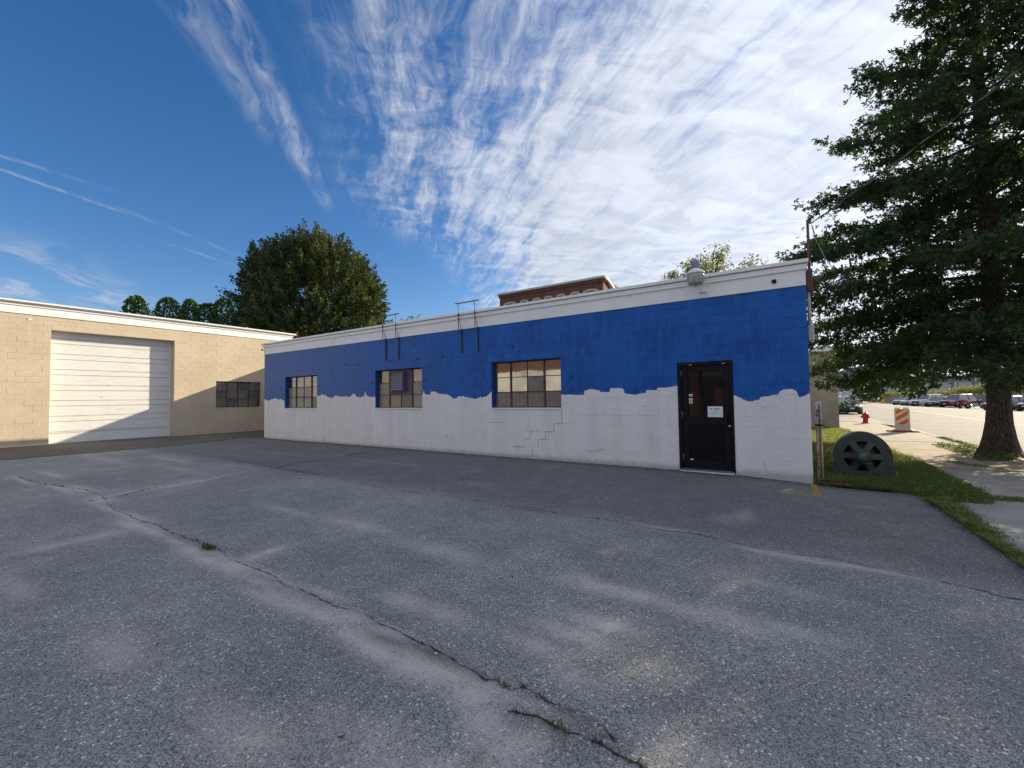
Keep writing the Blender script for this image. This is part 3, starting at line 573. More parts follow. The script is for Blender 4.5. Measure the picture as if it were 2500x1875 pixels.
# shallow debris along the foot of the blue wall
mb = MB()
for k in range(150):
    x_ = random.uniform(-9, .4); y_ = -random.random()**2*.16-.012; s = random.uniform(.006, .018); z = float(zlot(x_, 0)); mb.box(x_-s, x_+s, y_-s*.7, y_+s*.7, z-.003, z+s*.5)
tag(mb.build('paint_flakes', M['kerb']), 'pale flakes of paint and grit along the wall foot', 'debris', None, 'stuff')
mb = MB()
for k in range(70):
    x_ = random.uniform(-6, 1.5); y_ = random.uniform(-8.6, -.5); s = random.uniform(.005, .011); z = float(zlot(x_, 0))
    mb.lathe([(s*.5, z), (s, z+s*.4), (s*.6, z+s*.8)], x_, y_, 5, smooth=False)
tag(mb.build('pebbles', simple('pale_pebble', (.50, .49, .46), .8)), 'small pale pebbles scattered on the asphalt', 'pebbles', None, 'stuff')
for k, (x_, y_, a, lb) in enumerate([(-2.05, -6.3, .3, 'small dark dead leaf right of the long sandy stain'), (-1.98, -6.22, 1.9, 'tiny curled dead leaf beyond the dark one'), (-1.72, -8.05, 1., 'pale brown dead leaf nearest the bottom of the photo'), (-3.35, -8.2, 2.2, 'thin dead twig leaf in the left foreground')]):
    mb = MB(); n = 7; L_ = []; R_ = []
    for j in range(n):
        u = j/(n-1); w = .008*math.sin(math.pi*min(1, u*1.05))**.7; xx = (u-.5)*.034; h = .004+.010*abs(u-.5)
        L_.append((xx, w, h+.004)); R_.append((xx, -w, h+.004))
    mid_ = [((l[0]), 0, l[2]-.004) for l in L_]
    mb.rings([L_, mid_, R_], cap=False, closed=False)
    o = mb.build('dead_leaf', M['dryleaf']); o.location = (x_, y_, float(zlot(x_, 0))+.003); o.rotation_euler = (0, 0, a); tag(o, lb, 'leaf', 'dead leaves on the asphalt')

# ------------------------------------------------------------------ block walls
H, BW, JT, JZ = .2032, .4064, .0055, .0105
def block_mesh(cache, w, h, mat_):
    key = (round(w, 3), round(h, 3), mat_.name)
    if key not in cache:
        a, b = w/2-JT*.42, h/2-JZ/2; c = .0035; D_ = .055; mb = MB()
        vs = [(-a, D_, -b), (a, D_, -b), (a, D_, b), (-a, D_, b), (-a, c, -b), (a, c, -b), (a, c, b), (-a, c, b), (-a+c, 0, -b+c), (a-c, 0, -b+c), (a-c, 0, b-c), (-a+c, 0, b-c)]
        fs = [(8, 9, 10, 11)]+[(i, (i+1) % 4, (i+1) % 4+4, i+4) for i in range(4)]+[(i+4, (i+1) % 4+4, (i+1) % 4+8, i+8) for i in range(4)]
        mb.add(vs, fs); cache[key] = mb.mesh('block', mat_)
    return cache[key]
def block_layout(u0, u1, z0, zb, zt, opens, uref, seed):
    """rows of running-bond blocks, cut back around the openings"""
    rd = random.Random(seed); out = []; k = math.floor((zb-z0)/H)
    while z0+k*H < zt-.02:
        a, b = max(zb, z0+k*H), min(zt, z0+(k+1)*H)
        if b-a > .03:
            off = (k % 2)*BW/2; n0 = math.floor((u0-uref-off)/BW)
            u = uref+off+n0*BW; dj = rd.gauss(0, .0008)
            while u < u1-.01:
                x0, x1 = max(u, u0), min(u+BW, u1); segs = [(x0, x1, a, b)]
                for (oa, ob, oz0, oz1) in opens:
                    ns = []
                    for (p0, p1, q0, q1) in segs:
                        if p1 <= oa+.001 or p0 >= ob-.001 or q1 <= oz0+.001 or q0 >= oz1-.001: ns.append((p0, p1, q0, q1)); continue
                        if p0 < oa-.02: ns.append((p0, oa, q0, q1))
                        if p1 > ob+.02: ns.append((ob, p1, q0, q1))
                        m0, m1 = max(p0, oa), min(p1, ob)
                        if q1 > oz1+.03: ns.append((m0, m1, oz1, q1))
                        if q0 < oz0-.03: ns.append((m0, m1, q0, oz0))
                    segs = ns
                for sgm in segs:
                    if sgm[1]-sgm[0] > .02: out.append((*sgm, dj+rd.gauss(0, .0012)))
                u += BW
        k += 1
    return out
def wall_core(u0, u1, zb, zt, opens, y0, y1, parent, mat_, name='wall'):
    us = sorted({u0, u1, *[o[0] for o in opens], *[o[1] for o in opens]}); mb = MB()
    for a, b in zip(us[:-1], us[1:]):
        cuts = sorted([(o[2], o[3]) for o in opens if o[0] < (a+b)/2 < o[1]]); z = zb
        for c0, c1 in cuts:
            if c0 > z: mb.box(a, b, y0, y1, z, c0)
            z = c1
        if z < zt: mb.box(a, b, y0, y1, z, zt)
    return mb.build(name, mat_, parent)
def lay_blocks(wall, layout, mat_, campos, nmax=300, seed=1):
    """the blocks that show largest become parts; the rest one joined part"""
    cache = {}; key = []
    for (a, b, c, d, j) in layout:
        cu, cz = (a+b)/2, (c+d)/2; r2 = (cu-campos[0])**2+campos[1]**2+(cz-1.6)**2; key.append((b-a)*(d-c)/r2**1.5)
    order = sorted(range(len(layout)), key=lambda i_: -key[i_]); rest = MB(); rd = random.Random(seed)
    for r_, i_ in enumerate(order):
        a, b, c, d, j = layout[i_]
        if r_ < nmax:
            o = link('block', block_mesh(cache, b-a, d-c, mat_), wall); o.location = ((a+b)/2, j, (c+d)/2)
            o.rotation_euler = (rd.gauss(0, .0035), 0, rd.gauss(0, .0015))
        else:
            me_w, me_h = (b-a)/2-JT*.42, (d-c)/2-JZ/2; cx_, cz_ = (a+b)/2, (c+d)/2; q = .0035; D_ = .055
            vs = [(-me_w, D_, -me_h), (me_w, D_, -me_h), (me_w, D_, me_h), (-me_w, D_, me_h), (-me_w, q, -me_h), (me_w, q, -me_h), (me_w, q, me_h), (-me_w, q, me_h), (-me_w+q, 0, -me_h+q), (me_w-q, 0, -me_h+q), (me_w-q, 0, me_h-q), (-me_w+q, 0, me_h-q)]
            fs = [(8, 9, 10, 11)]+[(i, (i+1) % 4, (i+1) % 4+4, i+4) for i in range(4)]+[(i+4, (i+1) % 4+4, (i+1) % 4+8, i+8) for i in range(4)]
            rest.add([(x_+cx_, y_+j, z_+cz_) for x_, y_, z_ in vs], fs)
    if rest.v: o = rest.build('far_blocks', mat_, wall); o['kind'] = 'stuff'

# ------------------------------------------------------------------ blue and white building
XL, XR, DEP = -18.105, .385, 9.9
W1, W2, W3, DR = (-16.546, -14.44), (-11.24, -9.14), (-6.59, -4.53), (-1.86, -.836)
WZ = (1.365, 2.582)
bb = empty('blue_white_building', (0, 0, 0), 0, 'long low block building painted blue above and white below with a ragged paint edge', 'building')
opens = [(*W1, *WZ), (*W2, *WZ), (*W3, *WZ), (*DR, .02, 2.292)]
wall = wall_core(XL, XR, -.15, 3.6, opens, .0045, .21, bb, M['wall'])
lint = [(W1[0]-.14, W1[1]+.10, 2.582, 2.80), (W2[0]-.14, W2[1]+.12, 2.582, 2.80), (W3[0]-.14, W3[1]+.10, 2.582, 2.80)]
sill = [(a-.0, b+.02, 1.18, 1.365) for a, b in (W1, W2, W3)]
dl = [(DR[0]-.2, DR[1]+.3, 2.292, 2.42)]
lay_blocks(wall, block_layout(XL, XR, .1732, -.1, 3.60, opens+lint+sill+dl, XR, 3), M['wall'], (0, 9.27))
for (a, b, c, d) in lint+dl: MB().bbox(a+.004, b-.004, -.0008, .1, c+.004, d-.003, .004).build('lintel', M['wall'], wall)
for (a, b, c, d) in sill: MB().bbox(a+.004, b-.004, -.0015, .1, c+.004, d-.004, .004).build('sill_block', M['wall'], wall)
# other walls and roof
mb = MB(); mb.box(XL, XL+.2, .213, DEP-.203, -.15, 3.9); mb.box(XR-.2, XR, .213, DEP-.203, -.15, 3.9); mb.box(XL, XR, DEP-.2, DEP, -.15, 3.9); mb.build('side_wall', M['fascia'], bb)
mb = MB(); mb.box(XL+.1, XR-.1, .1, DEP-.1, 3.82, 3.93); mb.build('roof', M['roof'], bb)
# fascia: flat board, stepped mouldings and cap
fz = MB(); fz.box(XL-.002, XR+.002, -.022, .2, 3.575, 3.855); fz.build('fascia_board', M['fascia'], bb)
for x0, x1 in ((XL-.05, -12.6), (-12.6, -7.1), (-7.1, -3.45), (-3.45, XR+.03)):
    MB().bbox(x0+.002, x1-.002, -.060, .21, 3.856, 3.958, .004).build('fascia_moulding', M['fascia'], bb)
    MB().bbox(x0+.001-(0.06 if x0 < -18 else 0), x1-.001+(.02 if x1 > .3 else 0), -.105, .26, 3.968, 4.035, .006).build('roof_cap', M['fascia'], bb)
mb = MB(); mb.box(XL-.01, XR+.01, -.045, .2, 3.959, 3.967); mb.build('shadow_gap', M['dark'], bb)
mb = MB(); mb.box(XL-.09, XL-.06, .27, DEP, 3.86, 4.035); mb.box(XR+.03, XR+.05, .5, DEP, 3.86, 4.035); mb.box(XL-.09, XR+.05, DEP, DEP+.06, 3.86, 4.035); mb.build('side_fascia', M['fascia'], bb)
# jamb liners painted blue on the left reveals
def win_blue(w, kind):
    a, b = w; z0, z1 = WZ; fr = MB(); yf = .135
    MB().box(a+.001, a+.007, .003, .2, z0+.002, z1-.001).build('jamb', M['bluepaint'], bb)
    MB().box(b-.007, b-.001, .003, .2, z0+.002, z1-.001).build('jamb', M['wall'], bb)
    fr.box(a+.01, b-.01, yf, yf+.03, z0+.003, z0+.028); fr.box(a+.01, b-.01, yf, yf+.03, z1-.03, z1-.003); fr.box(a+.01, a+.035, yf, yf+.03, z0+.029, z1-.031); fr.box(b-.035, b-.01, yf, yf+.03, z0+.029, z1-.031)
    o = fr.build('window', M['sash_dark'], bb)
    MB().prism([(-.03, z0-.018), (yf, z0+.006), (yf, z0-.03), (-.03, z0-.03)], a+.008, b-.008, 'yz').build('window_sill', M['wall'], o)
    W_ = (b-a-.09)/4; xs = [a+.035+W_*k+.0066*k for k in range(5)]; hh = (z1-z0-.06)/3; zs = [z0+.029+hh*k for k in range(4)]
    def bar(x0, x1, za, zb_, mk='sash', y=yf-.006, nm='muntin'): MB().box(x0, x1, y, y+.028, za, zb_).build(nm, M[mk], o)
    panes = []
    for i_ in range(4):
        for j_ in range(3):
            x0, x1, za, zb_ = xs[i_]+.006, xs[i_+1]-.006, zs[j_]+.006, zs[j_+1]-.006
            mk = kind[2-j_][i_]
            if mk == '-': continue
            MB().box(x0-.004, x1+.004, yf+.010+random.uniform(0, .002), yf+.017, za-.004, zb_+.004).build('pane', M[{'g': 'glass', 'f': 'frost', 'd': 'frost2', 'o': 'frost3'}[mk]], o)
    for j_ in (1, 2):
        for i_ in range(4):
            if '-' in (kind[2-j_][i_], kind[3-j_][i_]): continue
            hv = i_ in (1, 2) and j_ == 1
            bar(xs[i_]+.01, xs[i_+1]-.01, zs[j_]-(.016 if hv else .009), zs[j_]+(.016 if hv else .009), 'sash' if hv else 'sash_dark', yf-(.014 if hv else .004))
    for i_ in (1, 2, 3):
        hv = i_ != 2; za = z0+.03 if kind is not KW2 or i_ != 2 else z0+.03; zb_ = z1-.03 if not (kind is KW2 and i_ == 2) else z0+.03+hh
        w_ = .020 if hv else .008
        bar(xs[i_]-w_, xs[i_]+w_, za, zb_, 'sash', yf-(.016 if hv else .006), 'mullion')
    return o, xs, zs
KW1 = ['gggg', 'fffg', 'fffd']; KW2 = ['g--g', 'f--f', 'fodf']; KW3 = ['gggg', 'ggdg', 'dddd']
win_blue(W1, KW1); o2, xs, zs = win_blue(W2, KW2); win_blue(W3, KW3)
MB().box(xs[1]+.012, xs[3]-.012, .118, .15, zs[1]+.002, zs[3]-.002).build('vent_board', M['plum'], o2)
hd = MB(); vx0, vx1, vz0, vz1 = -10.56, -9.93, 1.895, 2.50
for q in ((vx0, vx0+.03, vz0, vz1), (vx1-.03, vx1, vz0, vz1), (vx0+.03, vx1-.03, vz0, vz0+.03), (vx0+.03, vx1-.03, vz1-.03, vz1)): hd.box(q[0], q[1], -.03, .117, q[2], q[3])
hd.build('vent_hood', M['plum'], o2)
for k in range(7):
    z = vz0+.045+k*.076; MB().add([(vx0+.032, -.018, z), (vx1-.032, -.018, z), (vx1-.032, .03, z+.07), (vx0+.032, .03, z+.07), (vx0+.032, -.012, z), (vx1-.032, -.012, z), (vx1-.032, .036, z+.07), (vx0+.032, .036, z+.07)],
        [(0, 1, 2, 3), (7, 6, 5, 4), (0, 4, 5, 1), (1, 5, 6, 2), (2, 6, 7, 3), (3, 7, 4, 0)]).build('vent_slat', M['louver'], o2)
MB().box(vx0+.032, vx1-.032, .05, .06, vz0+.03, vz1-.03).build('vent_back', M['dark'], o2)
# white strips taped behind the top panes of the middle window
for x0 in (-11.05, -10.86, -9.57, -9.40): MB().box(x0, x0+.02, .1435, .1445, 2.19, 2.54).build('taped_strip', M['whitemetal'], o2)
# cracks following the joints below the big window, and loose patches
def wallpt(x_, y_): return x_, y_
cr = MB()
def crackline(pts, w=.006):
    for (x0, z0), (x1, z1) in zip(pts[:-1], pts[1:]):
        if abs(x1-x0) > abs(z1-z0): cr.box(min(x0, x1), max(x0, x1), -.0022, .01, (z0+z1)/2-w/2+random.uniform(-.001, .001), (z0+z1)/2+w/2)
        else: cr.box((x0+x1)/2-w/2, (x0+x1)/2+w/2, -.0022, .01, min(z0, z1), max(z0, z1))
u_ = lambda k: .1732+k*H
crackline([(-4.53, 1.36), (-4.53, u_(4)), (-4.69, u_(4))]); crackline([(-4.75, u_(4)), (-4.75, u_(3)), (-4.98, u_(3)), (-4.98, u_(2)), (-5.18, u_(2)), (-5.18, u_(1))])
crackline([(-5.18, u_(3)), (-5.4, u_(3)), (-5.4, u_(2)), (-5.6, u_(2)), (-5.6, u_(1)), (-5.95, u_(1))], .004); crackline([(-5.36, u_(1)), (-5.36, u_(0))], .004)
crackline([(-6.65, u_(4)), (-6.2, u_(4))], .005); crackline([(-3.7, .42), (-3.45, .42)], .005); crackline([(-3.9, .36), (-3.55, .36)], .004)
crackline([(-14.1, .30), (-14.1, .12)], .008); crackline([(-14.1, .16), (-13.4, .155)], .006); crackline([(-13.98, .33), (-13.98, .17)], .006); crackline([(-14.12, .335), (-13.98, .335)], .005)
crackline([(-.35, u_(1)), (-.35, u_(0))], .004); crackline([(-12.5, 3.29), (-12.3, 3.29)]); crackline([(-2.2, 3.05), (-1.1, 3.05)], .004)
o = cr.build('joint_crack', simple('dark_crack_line', (.05, .05, .06), .9), bb); o['kind'] = 'stuff'  # dark colour of the cracked joints
# patch plate, bolts
MB().bbox(-12.55, -12.32, -.012, .0, 3.13, 3.31, .003).build('cover_plate', M['wall'], bb)
bolt = MB().lathe([(.018, -.035), (.022, -.03), (.022, .0), (.03, .004)], 0, 0, 8, 'y', False).mesh('bolt', M['bluepaint'])
bolt_w = bolt.copy(); bolt_w.materials[0] = M['wall']
for x_, z_ in ((-16.8, 2.14), (-14.27, 2.17), (-12.75, 2.87), (-12.1, 2.83), (-11.42, 2.18), (-10.5, 2.86), (-9.35, 2.86), (-8.3, 2.87), (-8.98, 2.2), (-7.1, 2.76), (-6.25, 2.76), (-5.9, 2.95), (-6.82, 2.14), (-4.28, 2.1), (-.31, 1.4), (-2.55, 1.42), (-13.3, .55), (-9.95, .45), (-8.2, .55)):
    o = link('bolt', bolt if z_ > 1.7 else bolt_w, bb); o.location = (x_, -.002, z_)
hk = MB(); hk.tube([(-4.22, 0, 2.2), (-4.22, -.03, 2.2), (-4.22, -.035, 2.07)], .008, 6); hk.build('hook', M['bluepaint'], bb)
# ---- door: frame, slab, glazing, panel, hardware
dx0, dx1 = DR
df = MB(); df.box(dx0+.002, dx0+.07, -.012, .14, .10, 2.288); df.box(dx1-.05, dx1-.002, -.012, .14, .10, 2.288); df.box(dx0+.07, dx1-.05, -.012, .14, 2.225, 2.288); df.build('door_frame', M['black'], bb)
dz0, dz1 = .135, 2.22; sx0, sx1 = dx0+.078, dx1-.056
ds = MB(); gx0, gx1, gz0, gz1 = -1.662, -1.012, 1.175, 2.10
for q in ((sx0, gx0, dz0, dz1), (gx1, sx1, dz0, dz1), (gx0, gx1, gz1, dz1), (gx0, gx1, 1.022, gz0), (gx0, gx1, dz0, .312)): ds.box(q[0], q[1], .022, .066, q[2], q[3])
door = ds.build('door', M['black'], bb)
MB().bbox(gx0+.002, gx1-.002, .034, .05, .314, 1.02, .004).build('kick_panel', M['black2'], door)
MB().box(gx0+.001, gx1-.001, .040, .047, gz0+.001, gz1-.001).build('glass', M['glass_door'], door)
bd = MB(); [bd.box(*q) for q in ((gx0-.012, gx1+.012, .014, .0218, gz1, gz1+.012), (gx0-.012, gx1+.012, .014, .0218, gz0-.012, gz0), (gx0-.012, gx0, .014, .0218, gz0, gz1), (gx1, gx1+.012, .014, .0218, gz0, gz1))]; bd.build('glazing_bead', M['black2'], door)
hb = MB(); hb.tube([(-.935, .02, 1.28), (-.935, -.04, 1.27), (-.955, -.05, 1.19), (-.935, -.04, 1.10), (-.935, .02, 1.09)], .009, 7); hb.bbox(-.965, -.905, .010, .0218, 1.06, 1.31, .004); hb.build('handle', M['black2'], door)
MB().lathe([(.012, -.012), (.02, -.008), (.022, .021)], -.918, 1.005, 12, 'y').build('lock', M['chrome'], door)
for z_ in (.30, 1.16, 2.0): MB().lathe([(.007, z_), (.007, z_+.13)], sx0-.004, .012, 6, 'z').build('hinge', M['metal'], door)
MB().box(-1.655, -1.60, .019, .0218, .305, .33).build('door_label', M['paper'], door)
for x_ in (-1.60, -.99): MB().box(x_-.03, x_+.03, -.014, -.0122, 2.232, 2.244).build('frame_clip', M['chrome'], bb)
MB().prism([(-.09, .080), (-.075, .102), (.02, .128), (.15, .128), (.15, .02), (-.09, .02)], dx0+.01, dx1-.012, 'yz').build('threshold', M['metal'], bb)
# taped notice and three stickers on the door glass
nt = empty('paper_notice', (-1.17, .0385, 1.285), 0, 'white paper notice taped inside the lower right of the door glass', 'notice')
MB().box(-.138, .138, -.0006, .0008, -.107, .107).build('sheet', M['paper'], nt)
def text(s, x_, z_, size, parent, mk='ink', bold=0.):
    cu = bpy.data.curves.new('lettering', 'FONT'); cu.body = s; cu.size = size; cu.align_x = 'CENTER'; cu.extrude = .0003; cu.offset = bold
    o = bpy.data.objects.new('lettering', cu); me = bpy.data.meshes.new_from_object(o); bpy.data.objects.remove(o); me.materials.clear(); me.materials.append(M[mk])
    q = link('lettering', me, parent); q.location = (x_, -.0014, z_); q.rotation_euler = (R(90), 0, 0); return q
text('Business', .03, .048, .034, nt, bold=.0012)
em = MB(); em.prism([(-.10, .050), (-.055, .050), (-.048, .058), (-.055, .068), (-.10, .068), (-.094, .059)], -.0012, -.0008, 'xz'); em.build('emblem', M['ink'], nt)
ltm = MB()
rd = random.Random(5)
ltm.box(-.02, .02, -.0012, -.0008, .026, .031)
for r_ in range(8):
    z = .014-r_*.0105; x_ = -.06
    while x_ < .05:
        w = rd.uniform(.008, .022); ltm.box(x_, min(x_+w, .055), -.0012, -.0008, z, z+.0035); x_ += w+.006
ltm.build('small_print', simple('grey_print', (.30, .34, .38), .8), nt)
for k, (z_, lb, mk) in enumerate(((1.622, 'top one of the column of small stickers at the left edge of the door glass', 'M'), (1.535, 'middle one of the column of small stickers on the door glass', 'M'), (1.475, 'lowest of the small stickers at the left edge of the door glass', 'M'))):
    st = empty('door_sticker', (-1.62, .0385, z_), 0, lb, 'sticker', 'stickers on the door glass'); MB().box(-.034, .034, -.0006, .0008, -.024, .024).build('sheet', M['paper'], st)
    MB().prism([(-.022, -.010), (.02, -.012), (.012, .004), (.0, .001), (-.012, .012)], -.0012, -.0008, 'xz').build('print', simple('blue_print', (.05, .16, .30), .7) if k < 2 else M['ink'], st)

# ------------------------------------------------------------------ fixtures on the blue building
def sign_bracket(x0, x1, label, tilt=0.):
    """two wall posts with knee braces carrying a horizontal rail above the roof edge"""
    o = empty('sign_bracket', (x0, 0, 3.55), 0, label, 'bracket', 'steel sign brackets on the fascia'); L_ = x1-x0; yo = -.145
    for k, xx in enumerate((0, L_)):
        MB().box(xx-.017, xx+.017, -.035, -.003, -.66, .02).build('wall_bar', M['bracket'], o)
        MB().tube([(xx, yo, .02), (xx, yo, .72)], .010, 6).build('post', M['bracket'], o)
        MB().tube([(xx, -.03, .0), (xx, yo, .0)], .010, 6).build('arm', M['bracket'], o)
        MB().tube([(xx, -.03, -.0), (xx+.01, yo+.015, .33)], .008, 6).build('brace', M['bracket'], o)
        MB().lathe([(.02, .38), (.025, .40), (.02, .43)], xx+.012, yo+.0, 8).build('joint', M['bracket'], o)
    MB().box(-.10, L_+.17, yo-.014, yo+.014, .72, .745).build('rail', M['bracket'], o)
sign_bracket(-10.71, -10.115, 'left pair of thin steel posts with a crossbar, left of the louvre window top')
sign_bracket(-7.59, -7.015, 'right pair of thin steel posts with a crossbar, nearer the brick building')
la = empty('wall_lamp', (-1.40, -.35, 3.78), 0, 'grey dusk-to-dawn lamp with a prismatic bowl standing off the white fascia', 'lamp')
MB().lathe([(.085, .0), (.125, .01), (.150, .05), (.155, .17), (.158, .21)], 0, 0, 24).build('bowl', M['lens'], la)
ribs = MB()
for k in range(28):
    a = 2*math.pi*k/28; c_, s_ = math.cos(a), math.sin(a); ribs.tube([(c_*.150, s_*.150, .045), (c_*.156, s_*.156, .17)], .004, 4, cap=False)
ribs.build('bowl_ribs', M['lens'], la)
MB().lathe([(.165, .212), (.172, .22), (.165, .24), (.12, .285), (.085, .31), (.078, .32)], 0, 0, 28).build('reflector_skirt', M['whitemetal'], la)
MB().lathe([(.076, .318), (.080, .33), (.080, .455), (.070, .475)], 0, 0, 20).build('ballast_housing', M['grey'], la)
MB().lathe([(.032, .476), (.035, .48), (.035, .515), (.022, .53)], 0, 0, 14).build('photocell', M['beige'], la)
MB().lathe([(.012, -.035), (.02, -.02), (.014, .0)], 0, 0, 10).build('bowl_stud', M['grey'], la)
MB().tube([(0, .04, .39), (.02, .16, .36), (.06, .26, .16), (.085, .30, .03)], .018, 8).build('arm', M['whitemetal'], la)
MB().bbox(.045, .125, .29, .325, -.09, .09, .006).build('wall_plate', M['whitemetal'], la)
MB().prism([(.29, -.09), (.18, -.10), (.17, -.115), (.29, -.115)], .03, .14, 'yz').build('mounting_lip', M['whitemetal'], la)
cb = empty('black_sensor', (-.098, -.022, 3.71), 0, 'small black square sensor box on the fascia near the right corner', 'sensor')
MB().bbox(-.034, .034, -.05, -.001, -.034, .034, .008).build('body', M['black2'], cb); MB().lathe([(.012, -.055), (.016, -.051)], 0, 0, 12, 'y').build('eye', M['dark'], cb)
cb = empty('eave_spotlight', (XL+.03, -.022, 3.76), 0, 'tiny dark spotlight at the left end of the fascia', 'spotlight')
MB().lathe([(.02, -.13), (.035, -.12), (.02, -.04), (.012, -.001)], 0, 0, 10, 'y').build('head', M['dark'], cb)
# service mast, conduit and meter round the right corner
sm_ = empty('service_mast', (.455, .2, 2.6), 0, 'brown service mast and pale conduit at the right corner of the blue building', 'mast')
MB().tube([(0, 0, 1.0), (0, 0, 2.22)], .022, 10).build('pipe', M['brown'], sm_)
MB().bbox(-.055, .045, -.06, .08, .88, 1.30, .012).build('junction_box', M['brown'], sm_)
MB().tube([(-.025, 0, .24), (-.025, 0, .88)], .028, 10).build('conduit', M['beige'], sm_)
MB().bbox(-.06, .035, -.07, .09, -.02, .26, .012).build('meter_box', M['beige'], sm_)
sh = MB(); sh.tube([(.04, .02, 1.05), (.10, .02, 1.12), (.20, .02, 1.15)], [.07, .06, .02], 10); sh.build('weather_head', M['brown'], sm_)
hh = empty('cable_loops', (.6, .22, 3.5), 0, 'black drip loops of cable hanging beside the brown service head', 'cable')
for k, (dx_, dr) in enumerate(((.22, .10), (.30, .20), (.42, .26))):
    pts = [(.04, 0, .19)]+[(.04+dx_*u, .01*k, .19-math.sin(u*math.pi)*dr-(.0 if u < .5 else -.05*(u-.5)*2)) for u in (.15, .3, .45, .6, .75, .9)]+[(.04+dx_, .02, .30+.05*k)]
    MB().tube(pts, .009, 6).build('cable', M['cable'], hh)
    MB().tube([(.04+dx_, .02, .24+.05*k), (.04+dx_-.01, .02, .36+.05*k)], .017, 6).build('splice', M['cable'], hh)
# overhead service drop to a pole across the street
ow = empty('overhead_wire', (.5, .25, 4.75), 0, 'black overhead service cable running from the mast up to the right past the oak', 'wire')
A_ = Vector((0, 0, 0)); Bv = Vector((7.9, -1.2, 5.3))
def sag(u, s=.5): return A_+(Bv-A_)*u-Vector((0, 0, 1))*s*4*u*(1-u)*.35
MB().tube([sag(u/16) for u in range(17)], .009, 6).build('cable', M['cable'], ow)
def twist(ph):
    out = []
    for u in range(121):
        q = sag(u/120); a = u*.9+ph; out.append(q+Vector((math.cos(a)*.013, 0, math.sin(a)*.013)))
    return out
MB().tube(twist(0), .0045, 5).build('neutral_wire', M['wire2'], ow); MB().tube(twist(2.4), .006, 5).build('twisted_cable', M['cable'], ow)
for k, q in enumerate(((.28, .0, -.35), (.16, .02, -.25))):
    MB().tube([(.02, 0, -.02), (.05, 0, -.25+.1*k), (q[0]*.7, 0, q[2]*1.9), (q[0]+.05, 0, -.95)], .006, 5).build('down_lead', M['cable'] if k else M['wire2'], ow)

# ------------------------------------------------------------------ tan garage building
tb = empty('tan_garage', (-22.1447, 0, 0), R(90), 'tan painted block garage with a white roller door and white cornice at the left', 'building')
GD = (-5.385, -1.71); TW = (-.098, 1.90); TWZ = (1.394, 2.612)
opens = [(*GD, -.05, 4.318), (*TW, *TWZ)]
twall = wall_core(-14.0, 3.50, -.1, 4.85, opens, .0045, .30, tb, M['tan'])
glint = [(GD[0]-.0, GD[1]+.42, 4.318, 4.50)]
lay = block_layout(-14.0, 3.50, .1666, 0.1, 4.85, opens+glint, GD[0], 9)
lay_blocks(twall, [b for b in lay if b[1] > -8.5], M['tan'], (-9.27, 22.14), 300, 4)
for (a, b, c, d) in glint: MB().bbox(a+.004, b-.004, -.001, .1, c+.004, d-.004, .004).build('lintel', M['tan'], twall)
mb = MB(); mb.box(GD[0]-.0045, GD[0]-.0005, .003, .36, .1, 4.318); mb.box(GD[1]+.0005, GD[1]+.0045, .003, .36, .1, 4.318); mb.box(GD[0], GD[1], .003, .36, 4.3185, 4.325); mb.build('reveal', M['tan'], tb)
mb = MB(); mb.box(GD[1]-.06, GD[1]-.003, .335, .36, .19, 4.315); mb.box(GD[0]+.003, GD[0]+.05, .335, .36, .19, 4.315); mb.build('door_track', M['whitemetal'], tb)
# roller door: sections with a deep joint, one rib and fine ribbing
SEC = .575
gd = empty('garage_door', (0, 0, 0)); gd.parent = tb
def section(z0, z1, off):
    pr = [(.372, z0)]; z = z0
    marks = [0., .385]                       # joint and rib heights inside one 0.575 m section
    pts = [(.385, z0), (.385, z0+.012), (.350, z0+.022)]
    k = 0; zz = z0+.03
    while zz < z1-.02:
        r_ = zz-z0
        if abs(r_-.375) < .012: pts += [(.350, zz), (.383, zz+.006), (.383, zz+.020), (.350, zz+.030)]; zz += .05
        else: pts += [(.350, zz), (.356, zz+.006), (.356, zz+.020), (.350, zz+.026)]; zz += .048
    pts += [(.350, z1-.010), (.385, z1-.001)]
    mb = MB(); L_ = [(GD[0]+.02, y_, z_) for y_, z_ in pts]; R_ = [(GD[1]-.03, y_, z_) for y_, z_ in pts]; mb.rings([L_, R_], cap=False, closed=False); mb.build('door_section', M['gdoor'], gd)
z = .19+.22-.385; first = True
zs_ = [.195]; z = .62
while z < 4.3: zs_.append(z); z += SEC
zs_.append(4.315)
section(zs_[0], zs_[1], 0)
for a, b in zip(zs_[1:-1], zs_[2:]): section(a, b, 0)
MB().box(GD[0]+.01, GD[1]-.01, .388, .41, .1, 4.32).build('door_backing', M['gdoor'], gd)
MB().box(GD[0]+.03, GD[1]-.04, .345, .372, .188, .2).build('bottom_seal', M['dark'], gd)
for u, z_ in ((-3.73, 2.36), (-3.93, 1.9)): MB().bbox(u-.02, u+.02, .335, .349, z_-.01, z_+.015, .003).build('latch', M['metal'], gd)
